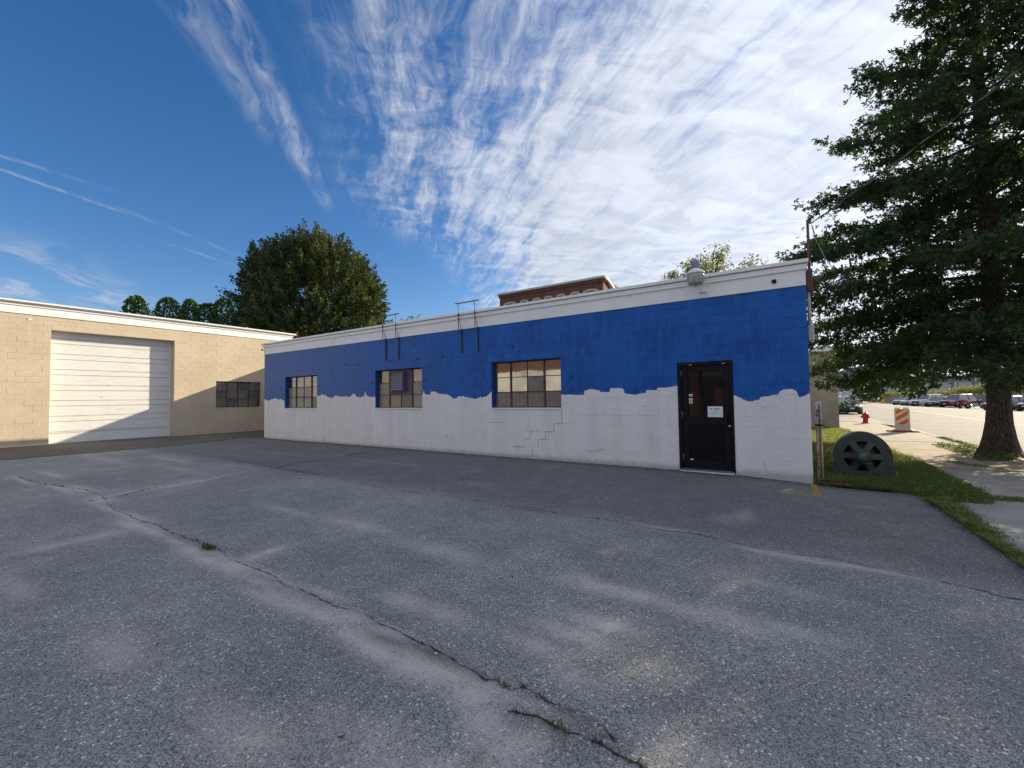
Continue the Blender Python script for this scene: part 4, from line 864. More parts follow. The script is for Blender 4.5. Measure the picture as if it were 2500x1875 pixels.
# white cornice
mb = MB(); mb.box(-14, 3.50, -.03, .3, 4.795, 5.065); mb.build('fascia_board', M['fascia'], tb)
mb = MB(); mb.box(-14, 3.54, -.06, .3, 5.066, 5.135); mb.box(-14, 3.50, -.045, .3, 5.1355, 5.153); mb.build('fascia_moulding', M['whitemetal'], tb)
mb = MB(); mb.box(-14, 3.62, -.115, .3, 5.1535, 5.185); mb.box(-14, 3.66, -.15, .3, 5.186, 5.245); mb.build('cornice_cap', M['whitemetal'], tb)
mb = MB(); mb.box(-14, 3.5, .42, 12, -.1, 4.8); mb.build('body', M['tan'], tb); mb = MB(); mb.box(-14, 3.55, .3, 12, 4.9, 5.1); mb.build('roof', M['roof'], tb)
MB().lathe([(.02, 5.245), (.03, 5.26), (.012, 5.29)], 0, 0, 8).build('roof_finial', M['whitemetal'], tb).location = (1.2, -.05, 0)
MB().bbox(-5.95, -5.86, -.012, 0, 4.6, 4.65, .003).build('paint_spot', M['fascia'], tb)
# steel window with security grille
tw = empty('grille_window', (0, 0, 0)); tw.parent = tb
a, b = TW; z0, z1 = TWZ; yf = .14
mb = MB(); mb.box(a+.003, b-.003, yf-.01, yf+.03, z0+.002, z0+.035); mb.box(a+.003, b-.003, yf-.01, yf+.03, z1-.035, z1-.002); mb.box(a+.003, a+.035, yf-.01, yf+.03, z0+.036, z1-.036); mb.box(b-.035, b-.003, yf-.01, yf+.03, z0+.036, z1-.036); mb.build('frame', M['sash_dark'], tw)
for k in range(4):
    for j in range(3):
        x0 = a+.04+k*.483; zz = z0+.04+j*.382; MB().box(x0, x0+.47, yf+.012, yf+.017, zz, zz+.374).build('pane', M['frost2'] if (k+j) % 3 == 1 else M['glass'], tw)
mb = MB(); [mb.box(x_-.014, x_+.014, yf-.02, yf+.01, z0+.036, z1-.036) for x_ in (a+.515, a+.998, a+1.48)]
mb.build('mullion', M['sash'], tw); mb = MB(); [mb.box(a+.04, b-.04, yf-.012, yf+.008, zz-.009, zz+.009) for zz in (z0+.418, z0+.80)]; mb.build('muntin', M['sash'], tw)
MB().box(a+.515, a+1.48, yf-.03, yf-.021, z0+.40, z0+.432).build('vent_rail', M['sash'], tw)
gm = simple('grille_steel', (.22, .23, .23), .5, metal=.4)
mb = MB(); yg = .085
for zz in (1.6, 1.8, 2.0, 2.2, 2.41): mb.tube([(a+.02, yg, zz), (b-.02, yg, zz)], .007, 5)
mb.build('grille_bar', gm, tw)
def loop(pts): MB().tube(pts, .007, 5).build('grille_scroll', gm, tw)
loop([(a+.06, yg-.008, 2.28), (a+.06, yg-.008, 2.5), (a+.40, yg-.008, 2.5), (a+.40, yg-.008, 2.24), (a+.32, yg-.008, 2.2), (a+.10, yg-.008, 2.2), (a+.06, yg-.008, 2.28)])
loop([(a+.63, yg-.01, 2.48), (a+.92, yg-.01, 2.48), (a+.92, yg-.01, 2.09), (a+1.13, yg-.01, 2.09), (a+1.13, yg-.01, 2.55)]); loop([(a+.63, yg-.01, 2.48), (a+.63, yg-.01, 1.92), (a+1.38, yg-.01, 1.92), (a+1.38, yg-.01, 2.55)])
loop([(a+1.6, yg-.01, 2.55), (a+1.6, yg-.01, 1.5), (a+1.9, yg-.01, 1.5), (a+1.9, yg-.01, 2.5)]); loop([(a+1.63, yg-.012, 2.2), (a+1.63, yg-.012, 1.72)])
MB().bbox(a-.0, b+.0, -.012, .13, z0-.03, z0+.001, .004).build('window_sill', M['tan'], tw)
MB().box(a+.001, b-.001, .19, .2, z0, z1).build('dark_interior', M['dark'], tw)
# hidden rear wing whose roof edge throws the slanting shadow on the tan wall
rw = empty('rear_wing', (-20.1, 0, 0), 0, 'low wing joining the tan garage behind the left end of the blue building', 'building')
MB().box(-2.04, 1.9, 3.70, 9.5, -.1, 3.88).build('wall', M['tan'], rw); MB().box(-2.04, 1.9, 3.60, 9.6, 3.881, 4.0).build('roof', M['roof'], rw)

# ------------------------------------------------------------------ grey stucco building behind, brick mill, buildings across the lot
gb = empty('grey_stucco_building', (0, 15.4, 0), 0, 'grey stucco wall with a thin white roof edge behind the right corner', 'building')
MB().box(-9, 2.09, 0, 1.6, -.15, 3.6).build('wall', M['stucco'], gb); MB().bbox(-9.2, 2.45, -.35, 1.9, 3.601, 3.76, .01).build('roof', M['fascia'], gb)
bm_ = empty('brick_mill', (-28.4, 45, 0), 0, 'red brick mill with arched stone window heads showing above the blue roof', 'building')
hw = 8.38
MB().box(-hw, hw, 0, 12, 0, 17.2).build('wall', M['brick'], bm_)
MB().box(-hw-.15, hw+.15, -.12, 12, 17.2, 17.62).build('frieze', M['brick'], bm_)
MB().bbox(-hw-.3, hw+.3, -.35, .5, 17.62, 17.9, .03).build('cornice', simple('green_grey_cornice', (.42, .44, .38), .6), bm_)
# curved parapet of the right-hand end
par = [(0, 17.9), (1.2, 17.75), (2.6, 17.35), (4., 16.8), (5.6, 16.1), (7.2, 15.2), (9, 14.1), (12, 12.4)]
mb = MB(); mb.prism([(y_, z_+.0) for y_, z_ in par]+[(y_, z_-.32) for y_, z_ in reversed(par)], hw+.01, hw+.42, 'yz'); mb.build('curved_coping', simple('pale_coping', (.66, .63, .58), .6), bm_)
for x_ in np.arange(-hw+.3, hw-.2, .52): MB().box(x_, x_+.22, -.17, -.121, 17.2, 17.5).build('corbel', M['brick'], bm_)
def archwin(cx_, w):
    o = empty('arched_window', (cx_, 0, 0)); o.parent = bm_; n = 9 if w > 1.5 else 7; rise = .16+.02*w; h = .27
    zc = 15.95; pts = [(-w/2-.10+(w+.2)*k/(n), None) for k in range(n+1)]
    f = lambda x_: zc+rise*(1-(2*x_/(w+.2))**2)
    for k in range(n):
        x0, x1 = pts[k][0]+.008, pts[k+1][0]-.008; MB().prism([(x0, f(x0)), (x1, f(x1)), (x1*1.06, f(x1)+h), (x0*1.06, f(x0)+h)], -.09, .05, 'xz').build('voussoir', M['stone'], o)
    q = [(-w/2, 14.3), (w/2, 14.3)]+[(w/2-w*k/8, f(w/2-w*k/8)-.004) for k in range(9)]
    MB().prism(q, -.004, .0, 'xz').build('dark_reveal', M['dark'], o)
    nb = 1 if w < 1.5 else 2; ww = w/nb
    for j in range(nb):
        x0 = -w/2+ww*j+.05; x1 = x0+ww-.1; mb = MB(); zt = zc-.05
        mb.box(x0, x1, -.035, -.006, zt-.08, zt); mb.box(x0, x0+.07, -.035, -.006, 14.4, zt-.08); mb.box(x1-.07, x1, -.035, -.006, 14.4, zt-.08); mb.box(x0+.07, x1-.07, -.035, -.006, 15.1, 15.2)
        mb.build('sash', M['whitemetal'], o); MB().box(x0+.07, x1-.07, -.02, -.008, 14.4, zt-.08).build('glass', M['glass'], o)
for cx_, w in ((-34.92, 1.9), (-32.36, 1.1), (-30.23, 1.1), (-28.3, 1.1), (-26.31, 1.1), (-24.13, 1.1), (-21.82, 1.9)): archwin(cx_+28.4, w)
# sunlit buildings across the lot, mirrored in the panes
wb = empty('white_warehouse', (-42, -26, 0), 0, 'whitewashed warehouse across the lot, seen only mirrored in the windows', 'building')
MB().box(-30, 25, -10, 0, 0, 4.25).build('wall', make_concrete('whitewashed_wall', (.55, .54, .50), (.80, .79, .76), .35, (.22, .20, .17)), wb)
MB().box(14, 25, -9, -1.2, 4.25, 6.4).build('upper_storey', M['brick'], wb)
for k in range(5): MB().bbox(-26+k*10, -22.5+k*10, -.02, .1, .1, 3.2, .02).build('loading_door', M['whitemetal'], wb)
br = empty('brick_workshop', (-5, -24, 0), 0, 'brick workshop across the lot, mirrored in the door glass', 'building')
MB().box(-9.5, -.25, -9, 0, 0, 6.5).build('wall', M['brick'], br); MB().box(.75, 12, -9, 0, 0, 6.5).build('wall', M['brick'], br); MB().prism([(-.25, 0), (.75, 0), (.75, 2.9), (.3, 2.2), (-.25, 2.2)], -6, -2.5, 'xz').build('cream_shed', M['whitemetal'], br)
for k in range(3): 
    w_ = MB(); w_.box(-6+k*6, -4+k*6, -.05, .03, 2.2, 4.4); w_.build('window', M['glass'], br)

# ------------------------------------------------------------------ vegetation
def leaf_cloud(name, C_, N_, size, mat_, parent, tint, aspect=.55, star=False, up=None, seed=0):
    """one small bent leaf (two quads) per centre; C_ centres, N_ preferred axis"""
    g = np.random.default_rng(seed); n = len(C_)
    a = N_+g.normal(0, .45, (n, 3)); a /= np.linalg.norm(a, axis=1)[:, None]
    q = g.normal(0, 1, (n, 3)); b = np.cross(a, q); b /= np.linalg.norm(b, axis=1)[:, None]; c = np.cross(a, b)
    s = (size*(g.uniform(.65, 1.35, n)))[:, None]; w = s*aspect
    if star:
        # five-lobed leaf: three crossing slivers sharing a centre
        vs = []; fs = []
        for k, (ang, ln) in enumerate(((0, 1.), (.95, .72), (-.95, .72))):
            d = a*math.cos(ang)+b*math.sin(ang); e = -a*math.sin(ang)+b*math.cos(ang)
            o = C_-a*s*.25
            vs += [o-e*w*.13, o+d*s*ln*.55-e*w*.30+c*s*.05, o+d*s*ln+c*s*(-.04), o+d*s*ln*.55+e*w*.30+c*s*.05]
        V = np.stack(vs, 1).reshape(-1, 3); base = np.arange(n)[:, None]*12
        F = np.concatenate([base+np.array([[4*k, 4*k+1, 4*k+2, 4*k+3]]) for k in range(3)], 1).reshape(-1, 4); rep = 12
    else:
        V = np.stack([C_-b*w*.1, C_+a*s*.5-b*w*.5+c*s*.08, C_+a*s, C_+a*s*.5+b*w*.5+c*s*.08], 1).reshape(-1, 3)
        F = np.arange(n*4).reshape(-1, 4); rep = 4
    me = np_mesh(name, V, F, mat_, {'tint': np.repeat(np.clip(tint, 0, 1), rep)}); o = link(name, me, parent); return o

def grow_oak():
    o = empty('oak_tree', (4.52, 6.37, 0), 0, 'large dark pin oak at the kerb overhanging the right corner of the building', 'tree')
    H_ = 15.5
    trunk = MB(); prof = [(0, .45), (.10, .385), (.25, .335), (.5, .285), (.9, .24), (1.4, .215), (2.5, .205), (4, .21), (6, .18), (8, .145), (10, .11), (12, .075), (14, .04), (H_, .012)]
    rs = []
    for k, (z, r_) in enumerate(prof):
        cx_ = .05*math.sin(z*.5); cy_ = .04*math.sin(z*.37+1)
        rs.append([(cx_+math.cos(a)*r_*(1+(.09*math.sin(a*5+1)+.05*math.sin(a*9))*max(0, 1-z/1.1)+.02*math.sin(a*11+z*3)), cy_+math.sin(a)*r_*(1+(.09*math.sin(a*5+1)+.05*math.sin(a*9))*max(0, 1-z/1.1)), z-.03) for a in [2*math.pi*j/28 for j in range(28)]])
    trunk.rings(rs, smooth=True); trunk.build('trunk', M['bark'], o)
    g = np.random.default_rng(21); rd = random.Random(21); limbs = MB(); tw = MB(); C_ = []; A_ = []; T_ = []
    def rad(h): return np.interp(h, [1.6, 2.4, 3.5, 4.6, 5.6, 6.6, 8, 9.3, 10.5, 11.3, 13, 15, 15.6], [4.5, 5.0, 5.2, 5.4, 5.5, 5.0, 4.6, 3.9, 2.7, 2.0, 1.4, .5, .2])
    nb = 106
    for k in range(nb):
        ht = 1.75+(H_-2.1)*(k/nb)**1.12; az = k*2.39996+rd.uniform(-.3, .3)
        L = float(rad(ht))*rd.uniform(.66, .93)
        slope = np.interp(ht, [1.7, 4, 7, 10, 15], [-.02, .0, .12, .35, .9])+rd.uniform(-.07, .07)
        droop = np.interp(ht, [1.7, 4, 7, 12], [.16, .18, .10, .02]); base_h = ht-slope*L*.55+droop*L*.3
        if ht < 3.2: base_h = max(base_h, 2.7+rd.random()*.6); 
        d = np.array([math.cos(az), math.sin(az), 0.]); side = np.array([-d[1], d[0], 0.])
        n = 9; P_ = []
        for j in range(n):
            u = j/(n-1); w = .10*L*math.sin(u*4+k)*u; 
            zz = base_h+(ht-base_h)*u+slope*0+L*(slope*u*.6-droop*u*u*.9)*.6
            P_.append(d*L*u+side*w+np.array([0, 0, zz]))
        r0 = .022+.006*L
        limbs.tube([tuple(q) for q in P_], [r0*(1-j/(n-1)*.88) for j in range(n)], 5, cap=False)
        nt = int(8+L*4.6)
        for s in range(nt):
            u = .16+.84*((s+rd.random())/nt); i0 = min(int(u*(n-1)), n-2); f = u*(n-1)-i0; q = P_[i0]*(1-f)+P_[i0+1]*f
            sg = 1 if s % 2 else -1; ang = sg*rd.uniform(.45, 1.15); dd = d*math.cos(ang)+side*math.sin(ang); tl = L*rd.uniform(.16, .30)*(1.15-u*.55)+.12
            vz = rd.uniform(-.50, .32)+(.25 if ht > 9 else 0); e = q+dd*tl+np.array([0, 0, vz*tl]); tw.tube([tuple(q), tuple((q+e)/2+np.array([0, 0, .03])), tuple(e)], [.009, .006, .003], 3, cap=False)
            nl = int(9+tl*29); uu = g.uniform(.12, 1.08, nl)[:, None]; cl = q+(e-q)*uu; 
            off = g.normal(0, 1, (nl, 3))*np.array([.075, .075, .060])*(1+.5*tl); C_.append(cl+off)
            A_.append(np.tile(dd+np.array([0, 0, -.15]), (nl, 1))+g.normal(0, .55, (nl, 3))); T_.append(np.clip(g.normal(.42+rd.uniform(-.18, .18), .17, nl), 0, 1))
    limbs.build('limb', M['bark'], o); tw.build('twigs', M['bark'], o)['kind'] = 'stuff'
    C_ = np.concatenate(C_); A_ = np.concatenate(A_); T_ = np.concatenate(T_)
    A_ /= np.linalg.norm(A_, axis=1)[:, None]
    cr_ = leaf_cloud('crown', C_, A_, .135, M['oak'], o, T_, .62, True, seed=3); print('oak leaves', len(C_)); return o
grow_oak()

def dome_tree():
    """broad dense linden behind the garage: thousands of upswept sprays on an uneven dome"""
    o = empty('linden_tree', (-29.5, 9.6, 0), 0, 'big round dense tree rising behind the tan garage', 'tree')
    g = np.random.default_rng(5); tr = MB(); tr.tube([(0, 0, -.2), (.1, 0, 2), (0, .1, 5), (.1, .1, 10)], [.55, .42, .32, .12], 12); tr.build('trunk', M['bark'], o)
    lim = MB()
    for k in range(26):
        az = k*2.4; h0 = 2.5+k*.3; L = 3.7-abs(k-10)*.1; lim.tube([(0, 0, h0), (math.cos(az)*L*.5, math.sin(az)*L*.5, h0+1.1), (math.cos(az)*L, math.sin(az)*L, h0+2.3)], [.12, .08, .02], 5)
    lim.build('limb', M['bark'], o)
    N = 3600; C_ = []; A_ = []; T_ = []
    cz, RX, RT, RB = 7.6, 4.75, 5.9, 6.2
    for k in range(N):
        u = g.uniform(-.78, 1); az = g.uniform(0, 2*math.pi); r_ = math.sqrt(max(0, 1-u*u)); n_ = np.array([math.cos(az)*r_, math.sin(az)*r_, u])
        lump = .99+.045*math.sin(az*4+u*5)+.05*math.sin(az*9-u*8)+.03*math.sin(az*17+u*13); sh = g.uniform(.82, 1.0) if g.random() < .8 else g.uniform(.5, .85)
        pw = abs(n_[2])**.9*np.sign(n_[2])
        R_ = np.array([RX*n_[0], RX*n_[1], (RT if u > 0 else RB)*pw])*lump*sh
        if u < 0: R_[:2] *= (1+.08*(-u))
        p = R_+np.array([0, 0, cz])
        ax = n_*.8+np.array([0, 0, .5])+g.normal(0, .2, 3); ax /= np.linalg.norm(ax); L = g.uniform(.6, 1.25); nl = int(56*L)
        t_ = g.uniform(-.1, 1, nl)[:, None]; wd = (.23*(1.08-t_)**1.2); C_.append(p+ax*L*t_+g.normal(0, 1, (nl, 3))*wd*.8)
        A_.append(np.tile(ax, (nl, 1))+g.normal(0, .5, (nl, 3))); sun_ = .0; T_.append(np.clip(g.normal(g.choice([.12, .35, .62, .95], p=[.32, .32, .20, .16]), .10, nl), 0, 1))
    # a few long sprays at the lower left
    for k in range(90):
        az = g.uniform(2.6, 4.4); h = g.uniform(5.4, 9.); p0 = np.array([math.cos(az)*4.4, math.sin(az)*4.4, h]); ax = np.array([math.cos(az), math.sin(az), .25]); L = g.uniform(1, 2.1)
        nl = 70; t_ = g.uniform(0, 1, nl)[:, None]; C_.append(p0+ax*L*t_+g.normal(0, 1, (nl, 3))*.13); A_.append(np.tile(ax, (nl, 1))+g.normal(0, .6, (nl, 3))); T_.append(g.uniform(.1, .5, nl))
    C_ = np.concatenate(C_); A_ = np.concatenate(A_); A_ /= np.linalg.norm(A_, axis=1)[:, None]
    leaf_cloud('crown', C_, A_, .155, M['linden'], o, np.concatenate(T_), .6, seed=4); print('linden', len(C_))
dome_tree()

def column_tree(x_, y_, h, r_, label, seed, lean=0.):
    x_ += 1.25; y_ += .8; h -= .35; r_ *= .80+.16*math.sin(seed*2.3)
    o = empty('arborvitae', (x_, y_, 0), 0, label, 'tree', 'clipped evergreens beyond the tan garage roof'); g = np.random.default_rng(seed)
    MB().tube([(0, 0, -.2), (0, 0, h*.6)], [.16, .08], 8).build('trunk', M['bark'], o)
    n = 5200; u = g.uniform(0, 1, n); az = g.uniform(0, 2*math.pi, n); prof = np.interp(u, [0, .1, .35, .65, .85, .94, .98, 1], [.9, 1.0, 1.05, 1.05, .98, .78, .5, .1])
    prof = prof*(1+.20*np.sin(az*2+u*(7+seed%5)+seed)+.13*np.sin(az*5-u*17+seed*2)); rr = r_*prof*g.uniform(.72, 1.03, n)
    C_ = np.stack([np.cos(az)*rr+lean*u, np.sin(az)*rr, h*.12+h*.88*u], 1); A_ = np.stack([np.cos(az)*.6, np.sin(az)*.6, np.full(n, .9)], 1)
    leaf_cloud('crown', C_, A_/np.linalg.norm(A_, axis=1)[:, None], .26, M['cypress'], o, np.clip(g.normal(.45, .22, n), 0, 1), .5, seed=seed)
def offs(xpix, Z):
    """world x,y of a bearing at a distance along the street grid"""
    v = fwd*Z+rt*((xpix-1250)/F_PX*Z); return v.x, v.y-9.2746
EV = [(-51.9, 4.2, 11.9, 1.0, 'leftmost clipped evergreen, standing apart with a round top'), (-49.6, 5.9, 11.75, 1.05, 'second clipped evergreen from the left, tall with a rounded tip'),
      (-48.1, 7.1, 11.6, 1.05, 'broad evergreen right of the tall rounded one'), (-46.6, 8.0, 11.2, .95, 'shorter evergreen filling the gap in the row'), (-45.6, 8.9, 11.7, 1.0, 'rounded evergreen with the paler right flank'),
      (-44.3, 10.2, 11.3, 1.0, 'evergreen leaning behind its paler neighbour'), (-42.9, 11.2, 10.2, 1.0, 'low evergreen near the foot of the row'), (-41.4, 11.9, 10.2, 1.2, 'dark evergreen next to the big round tree'), (-38.8, 12.6, 10.2, 1.6, 'dark bushy evergreen half hidden by the big round tree')]
for k, (x_, y_, h, r_, lb) in enumerate(EV): column_tree(x_, y_, h, r_, lb, 30+k)

def loose_tree(x_, y_, h, rx, nb, label, seed, leafs, name='locust_tree', ls=.16, crown_z=.45):
    o = empty(name, (x_, y_, 0), 0, label, 'tree'); rd = random.Random(seed); g = np.random.default_rng(seed); tr = MB(); lim = MB()
    tr.tube([(0, 0, -.2), (.05, 0, h*.3), (0, 0, h*.6)], [.2, .15, .08], 9); tr.build('trunk', M['bark'], o); C_ = []; A_ = []; T_ = []
    for k in range(nb):
        az = k*2.4+rd.random(); el = rd.uniform(.15, 1.3); L = rx*(1.1 if el < .8 else 1.0)*rd.uniform(.7, 1.05); b0 = np.array([0, 0, h*rd.uniform(.35, .62)])
        e = np.array([math.cos(az)*math.cos(el)*L, math.sin(az)*math.cos(el)*L, min(h, b0[2]+math.sin(el)*L*1.15)]); lim.tube([tuple(b0), tuple((b0+e)/2+np.array([0, 0, .15])), tuple(e)], [.05, .03, .01], 4, cap=False)
        for s in range(leafs):
            p = b0+(e-b0)*rd.uniform(.45, 1.0)+g.normal(0, .26, 3); nl = 26; C_.append(p+g.normal(0, 1, (nl, 3))*np.array([.20, .20, .13])); A_.append(np.tile(np.array([0, 0, -.3]), (nl, 1))+g.normal(0, .8, (nl, 3))); T_.append(np.clip(g.normal(.5, .25, nl), 0, 1))
    lim.build('limb', M['bark'], o); A_ = np.concatenate(A_); A_ /= np.linalg.norm(A_, axis=1)[:, None]
    leaf_cloud('crown', np.concatenate(C_), A_, ls, M['locust'], o, np.concatenate(T_), .6, seed=seed)
loose_tree(-4.1, 21.3, 12.6, 3.6, 46, 'light green open-crowned tree showing above the roof by the wall lamp', 51, 15)
loose_tree(-22.6, 12.3, 8.6, 2.2, 20, 'small pale tree peeping over the roof beside the left sign bracket', 52, 8)

# ------------------------------------------------------------------ grass and weeds
def in_poly(px_, py_, poly):
    c = np.zeros(len(px_), bool); j = len(poly)-1
    for i_ in range(len(poly)):
        xi, yi = poly[i_]; xj, yj = poly[j]; m_ = ((yi > py_) != (yj > py_)) & (px_ < (xj-xi)*(py_-yi)/(yj-yi+1e-12)+xi); c ^= m_; j = i_
    return c
def scatter(poly, n, seed):
    g = np.random.default_rng(seed); a = np.array(poly); lo_, hi = a.min(0), a.max(0); out = np.zeros((0, 2))
    while len(out) < n:
        q = g.uniform(lo_, hi, (n*2, 2)); out = np.concatenate([out, q[in_poly(q[:, 0], q[:, 1], poly)]])
    return out[:n]
def blades(name, XY, h, w, mat_, seed, lean=.5, z0=0., label='', tintc=.5):
    g = np.random.default_rng(seed); n = len(XY); az = g.uniform(0, 2*math.pi, n); hh = h*g.uniform(.35, 1.2, n)*(.55+.9*(.5+.25*np.sin(XY[:, 0]*19+XY[:, 1]*7)+.25*np.sin(XY[:, 1]*23-XY[:, 0]*11))); z = np.full(n, z0) if np.isscalar(z0) else z0
    ln_ = hh*lean*g.uniform(.2, 1.4, n); d = np.stack([np.cos(az), np.sin(az), np.zeros(n)], 1); s = np.stack([-np.sin(az), np.cos(az), np.zeros(n)], 1); W_ = (w*g.uniform(.6, 1.4, n))[:, None]
    B = np.stack([XY[:, 0], XY[:, 1], z], 1); Mid = B+d*(ln_*.35)[:, None]+np.array([0, 0, 1])*(hh*.6)[:, None]; Tp = B+d*ln_[:, None]+np.array([0, 0, 1])*(hh*.92)[:, None]
    V = np.stack([B-s*W_*.5, B+s*W_*.5, Mid+s*W_*.45, Mid-s*W_*.45, Tp+s*W_*.05, Tp-s*W_*.05], 1).reshape(-1, 3); b = np.arange(n)[:, None]*6
    F = np.concatenate([b+np.array([[0, 1, 2, 3]]), b+np.array([[3, 2, 4, 5]])], 1).reshape(-1, 4)
    o = link(name, np_mesh(name, V, F, mat_, {'tint': np.repeat(np.clip(g.normal(tintc, .25, n), 0, 1), 6)})); tag(o, label, 'grass', None, 'stuff'); return o
g1 = [(.40, -.06), (.9, -.04), (1.35, -.06), (1.62, -.18), (1.78, -.40), (1.80, -.6), (2.42, -.57), (2.52, -.2), (2.62, .35), (2.56, 1.), (2.56, 1.95), (2.5, 2.5), (2.56, 3.7), (2.42, 5.), (2.36, 7.2), (.4, 7.2)]
g2 = [(.4, 7.2), (2.36, 7.2), (2.3, 14.4), (2.0, 15.4), (-2., 15.4), (-2., 10), (.4, 10)]
g3 = [(1.74, -.55), (1.98, -.55), (1.94, -1.22), (1.90, -1.85), (1.88, -3.4), (1.88, -6.5), (1.76, -6.5), (1.77, -2.)]
def mound(xy): return .01+.015*np.clip((xy[:, 0]-.4)/.4, 0, 1)*np.clip((2.6-xy[:, 0])/.5, 0, 1)*np.clip((xy[:, 1]+.3)/.8, 0, 1)
q = scatter(g1, 52000, 1); blades('grass_strip', q, np.interp(q[:, 1], [-.6, .3, 1.2, 2.5], [.06, .035, .055, .12])*np.where((q[:, 0] > .7) & (q[:, 0] < 1.75) & (q[:, 1] > .2) & (q[:, 1] < 1.4), .8, 1.), .007, M['grass'], 2, .9, mound(q), 'shaded weedy grass around the old motor')
q = scatter(g2, 30000, 3); blades('sunlit_grass', q, .10, .012, M['grass'], 4, .8, 0., 'bright sunlit grass between the blue building and the grey wall', .7)
q = scatter(g3, 15000, 5); blades('edge_grass', q, .07, .006, M['grass'], 6, 1.1, .0, 'narrow grass fringe between asphalt and concrete slabs', .62)
def weeds(name, xy, z, hgt, n, size, label, seed, mat_='weed'):
    g = np.random.default_rng(seed); idx = g.integers(0, len(xy), n); base_ = np.stack([xy[idx, 0], xy[idx, 1], z[idx]], 1)
    C_ = base_+g.normal(0, 1, (n, 3))*np.array([.06, .06, .0])+np.stack([np.zeros(n), np.zeros(n), g.uniform(.01, 1, n)*hgt], 1)
    A_ = g.normal(0, 1, (n, 3))+np.array([0, 0, .5]); A_ /= np.linalg.norm(A_, axis=1)[:, None]
    o = leaf_cloud(name, C_, A_, size, M[mat_], None, np.clip(g.normal(.45, .25, n), 0, 1), .55, seed=seed); tag(o, label, 'weeds', None, 'stuff')
g4 = [(.95, -.02), (1.7, -.15), (1.82, -.45), (2.4, -.5), (2.55, .3), (2.5, 1.9), (2.5, 3.2), (1.8, 2.6), (1.5, 1.4), (1.6, .9), (.95, .75)]
q = scatter(g4, 900, 7); weeds('weed_patch', q, mound(q)-.0, .075, 30000, .026, 'leafy green weeds spilling over the pavement edge', 8)
q = scatter([(1.72, -.5), (2.0, -.5), (1.97, -1.3), (1.93, -2.6), (1.8, -2.6), (1.78, -1.3)], 300, 9); weeds('fringe_weeds', q, np.zeros(len(q)), .05, 7000, .02, 'small weeds along the edge of the asphalt', 10)
q = scatter([(3.78, 5.0), (4.5, 5.0), (4.5, 8.6), (3.78, 8.6)], 90, 11); weeds('trunk_weeds', q, np.zeros(len(q)), .12, 1900, .04, 'tufts of weeds round the foot of the oak', 12)
q = scatter([(4.52, 8.5), (4.64, 8.5), (4.64, 11.5), (4.52, 11.5)], 60, 13); weeds('kerb_weeds', q, np.zeros(len(q)), .05, 1500, .03, 'dry weeds growing in the kerb joint', 14, 'drygrass')
q = scatter([(2.5, -.22), (2.62, -.2), (3.2, -.0), (3.2, .04), (2.5, .05)], 60, 15); weeds('joint_weeds', q, np.zeros(len(q)), .05, 1500, .02, 'dark weeds in the joint between two slabs', 16)
q = scatter([(3.1, 4.6), (3.35, 4.1), (3.75, 3.42), (3.65, 3.4), (3.3, 3.95), (3.0, 4.55)], 60, 17); weeds('slab_crack_weeds', q, np.zeros(len(q)), .04, 1200, .02, 'line of weeds in a slanting pavement crack', 18)
# tufts growing in the asphalt cracks
ct = []
gg = np.random.default_rng(77)
for x_, y_, k_ in crk:
    pr_ = {'A': .40, 'A2': .9, 'B': .8, 'C': .8, 'D': .15, 'E': .1, 'F': .15}[k_]
    if k_ == 'A' and not (-7.2 < x_ < -5.1 or -2.05 < x_ < -1.4 or x_ < -9.9 or x_ > -1.35): pr_ = .07
    if k_ == 'D' and not (x_ < -7.5 or 1.0 < x_ or -.95 < x_ < -.55): pr_ = .05
    if gg.random() < pr_*(.3+.7*(math.sin(x_*9+y_*5) > -.1)):
        m_n = 16 if k_ in ('B', 'C', 'A2') or (k_ == 'A' and x_ > -1.4) else 8; ct.append(np.stack([x_+gg.normal(0, .012, m_n), y_+gg.normal(0, .007 if k_ not in ('B', 'C') else .022, m_n)], 1))
ct = np.concatenate(ct); blades('crack_grass', ct, .024, .004, M['drygrass'], 19, 1.2, np.array([float(v) for v in zlot(ct[:, 0], ct[:, 1])]), 'thin grass and moss growing in the asphalt cracks', .5)
q = np.stack([gg.normal(-5.06, .05, 160), gg.normal(-7.23, .02, 160)], 1); blades('crack_tuft', q, .055, .004, M['drygrass'], 20, 1., np.full(160, .1), 'taller grass tuft in the crack at left', .9)
q = scatter([(.42, -.10), (1.0, -.16), (1.5, -.16), (1.2, .12), (.42, .12)], 2600, 21); blades('dead_thatch', q, .04, .006, simple('thatch', (.07, .045, .03), .9, var=.4), 22, 1.8, .005, 'brown dead thatch at the foot of the bollard')

# ------------------------------------------------------------------ bollard with chain
bo = empty('bollard', (.515, .40, 0), 0, 'rusty steel post with a white painted top beside the building corner', 'bollard')
MB().lathe([(.048, -.05), (.048, 1.0)], 0, 0, 18).build('lower_post', M['bollard2'], bo); MB().lathe([(.0485, 1.0005), (.049, 1.47)], 0, 0, 18).build('painted_top', M['bollard'], bo)
MB().lathe([(.040, 1.44), (.046, 1.472)], 0, 0, 14).build('pipe_mouth', M['dark'], bo)
MB().lathe([(.052, 1.02), (.062, 1.025), (.062, 1.045), (.052, 1.05)], 0, 0, 18).build('collar', M['rust'], bo)
ch = empty('chain', (.515, .40, 0), 0, 'rusty chain hanging down the front of the bollard into a heap', 'chain')
def chain_link(c, d, rot, s=.028):
    c = Vector(c); d = Vector(d).normalized(); e = d.orthogonal().normalized(); e = (Matrix.Rotation(rot, 3, d) @ e)
    pts = [c+d*math.sin(a)*s+e*math.cos(a)*s*.55 for a in [2*math.pi*k/10 for k in range(11)]]; return MB().tube(pts, .0048, 5, cap=False)
z = 1.42; k = 0
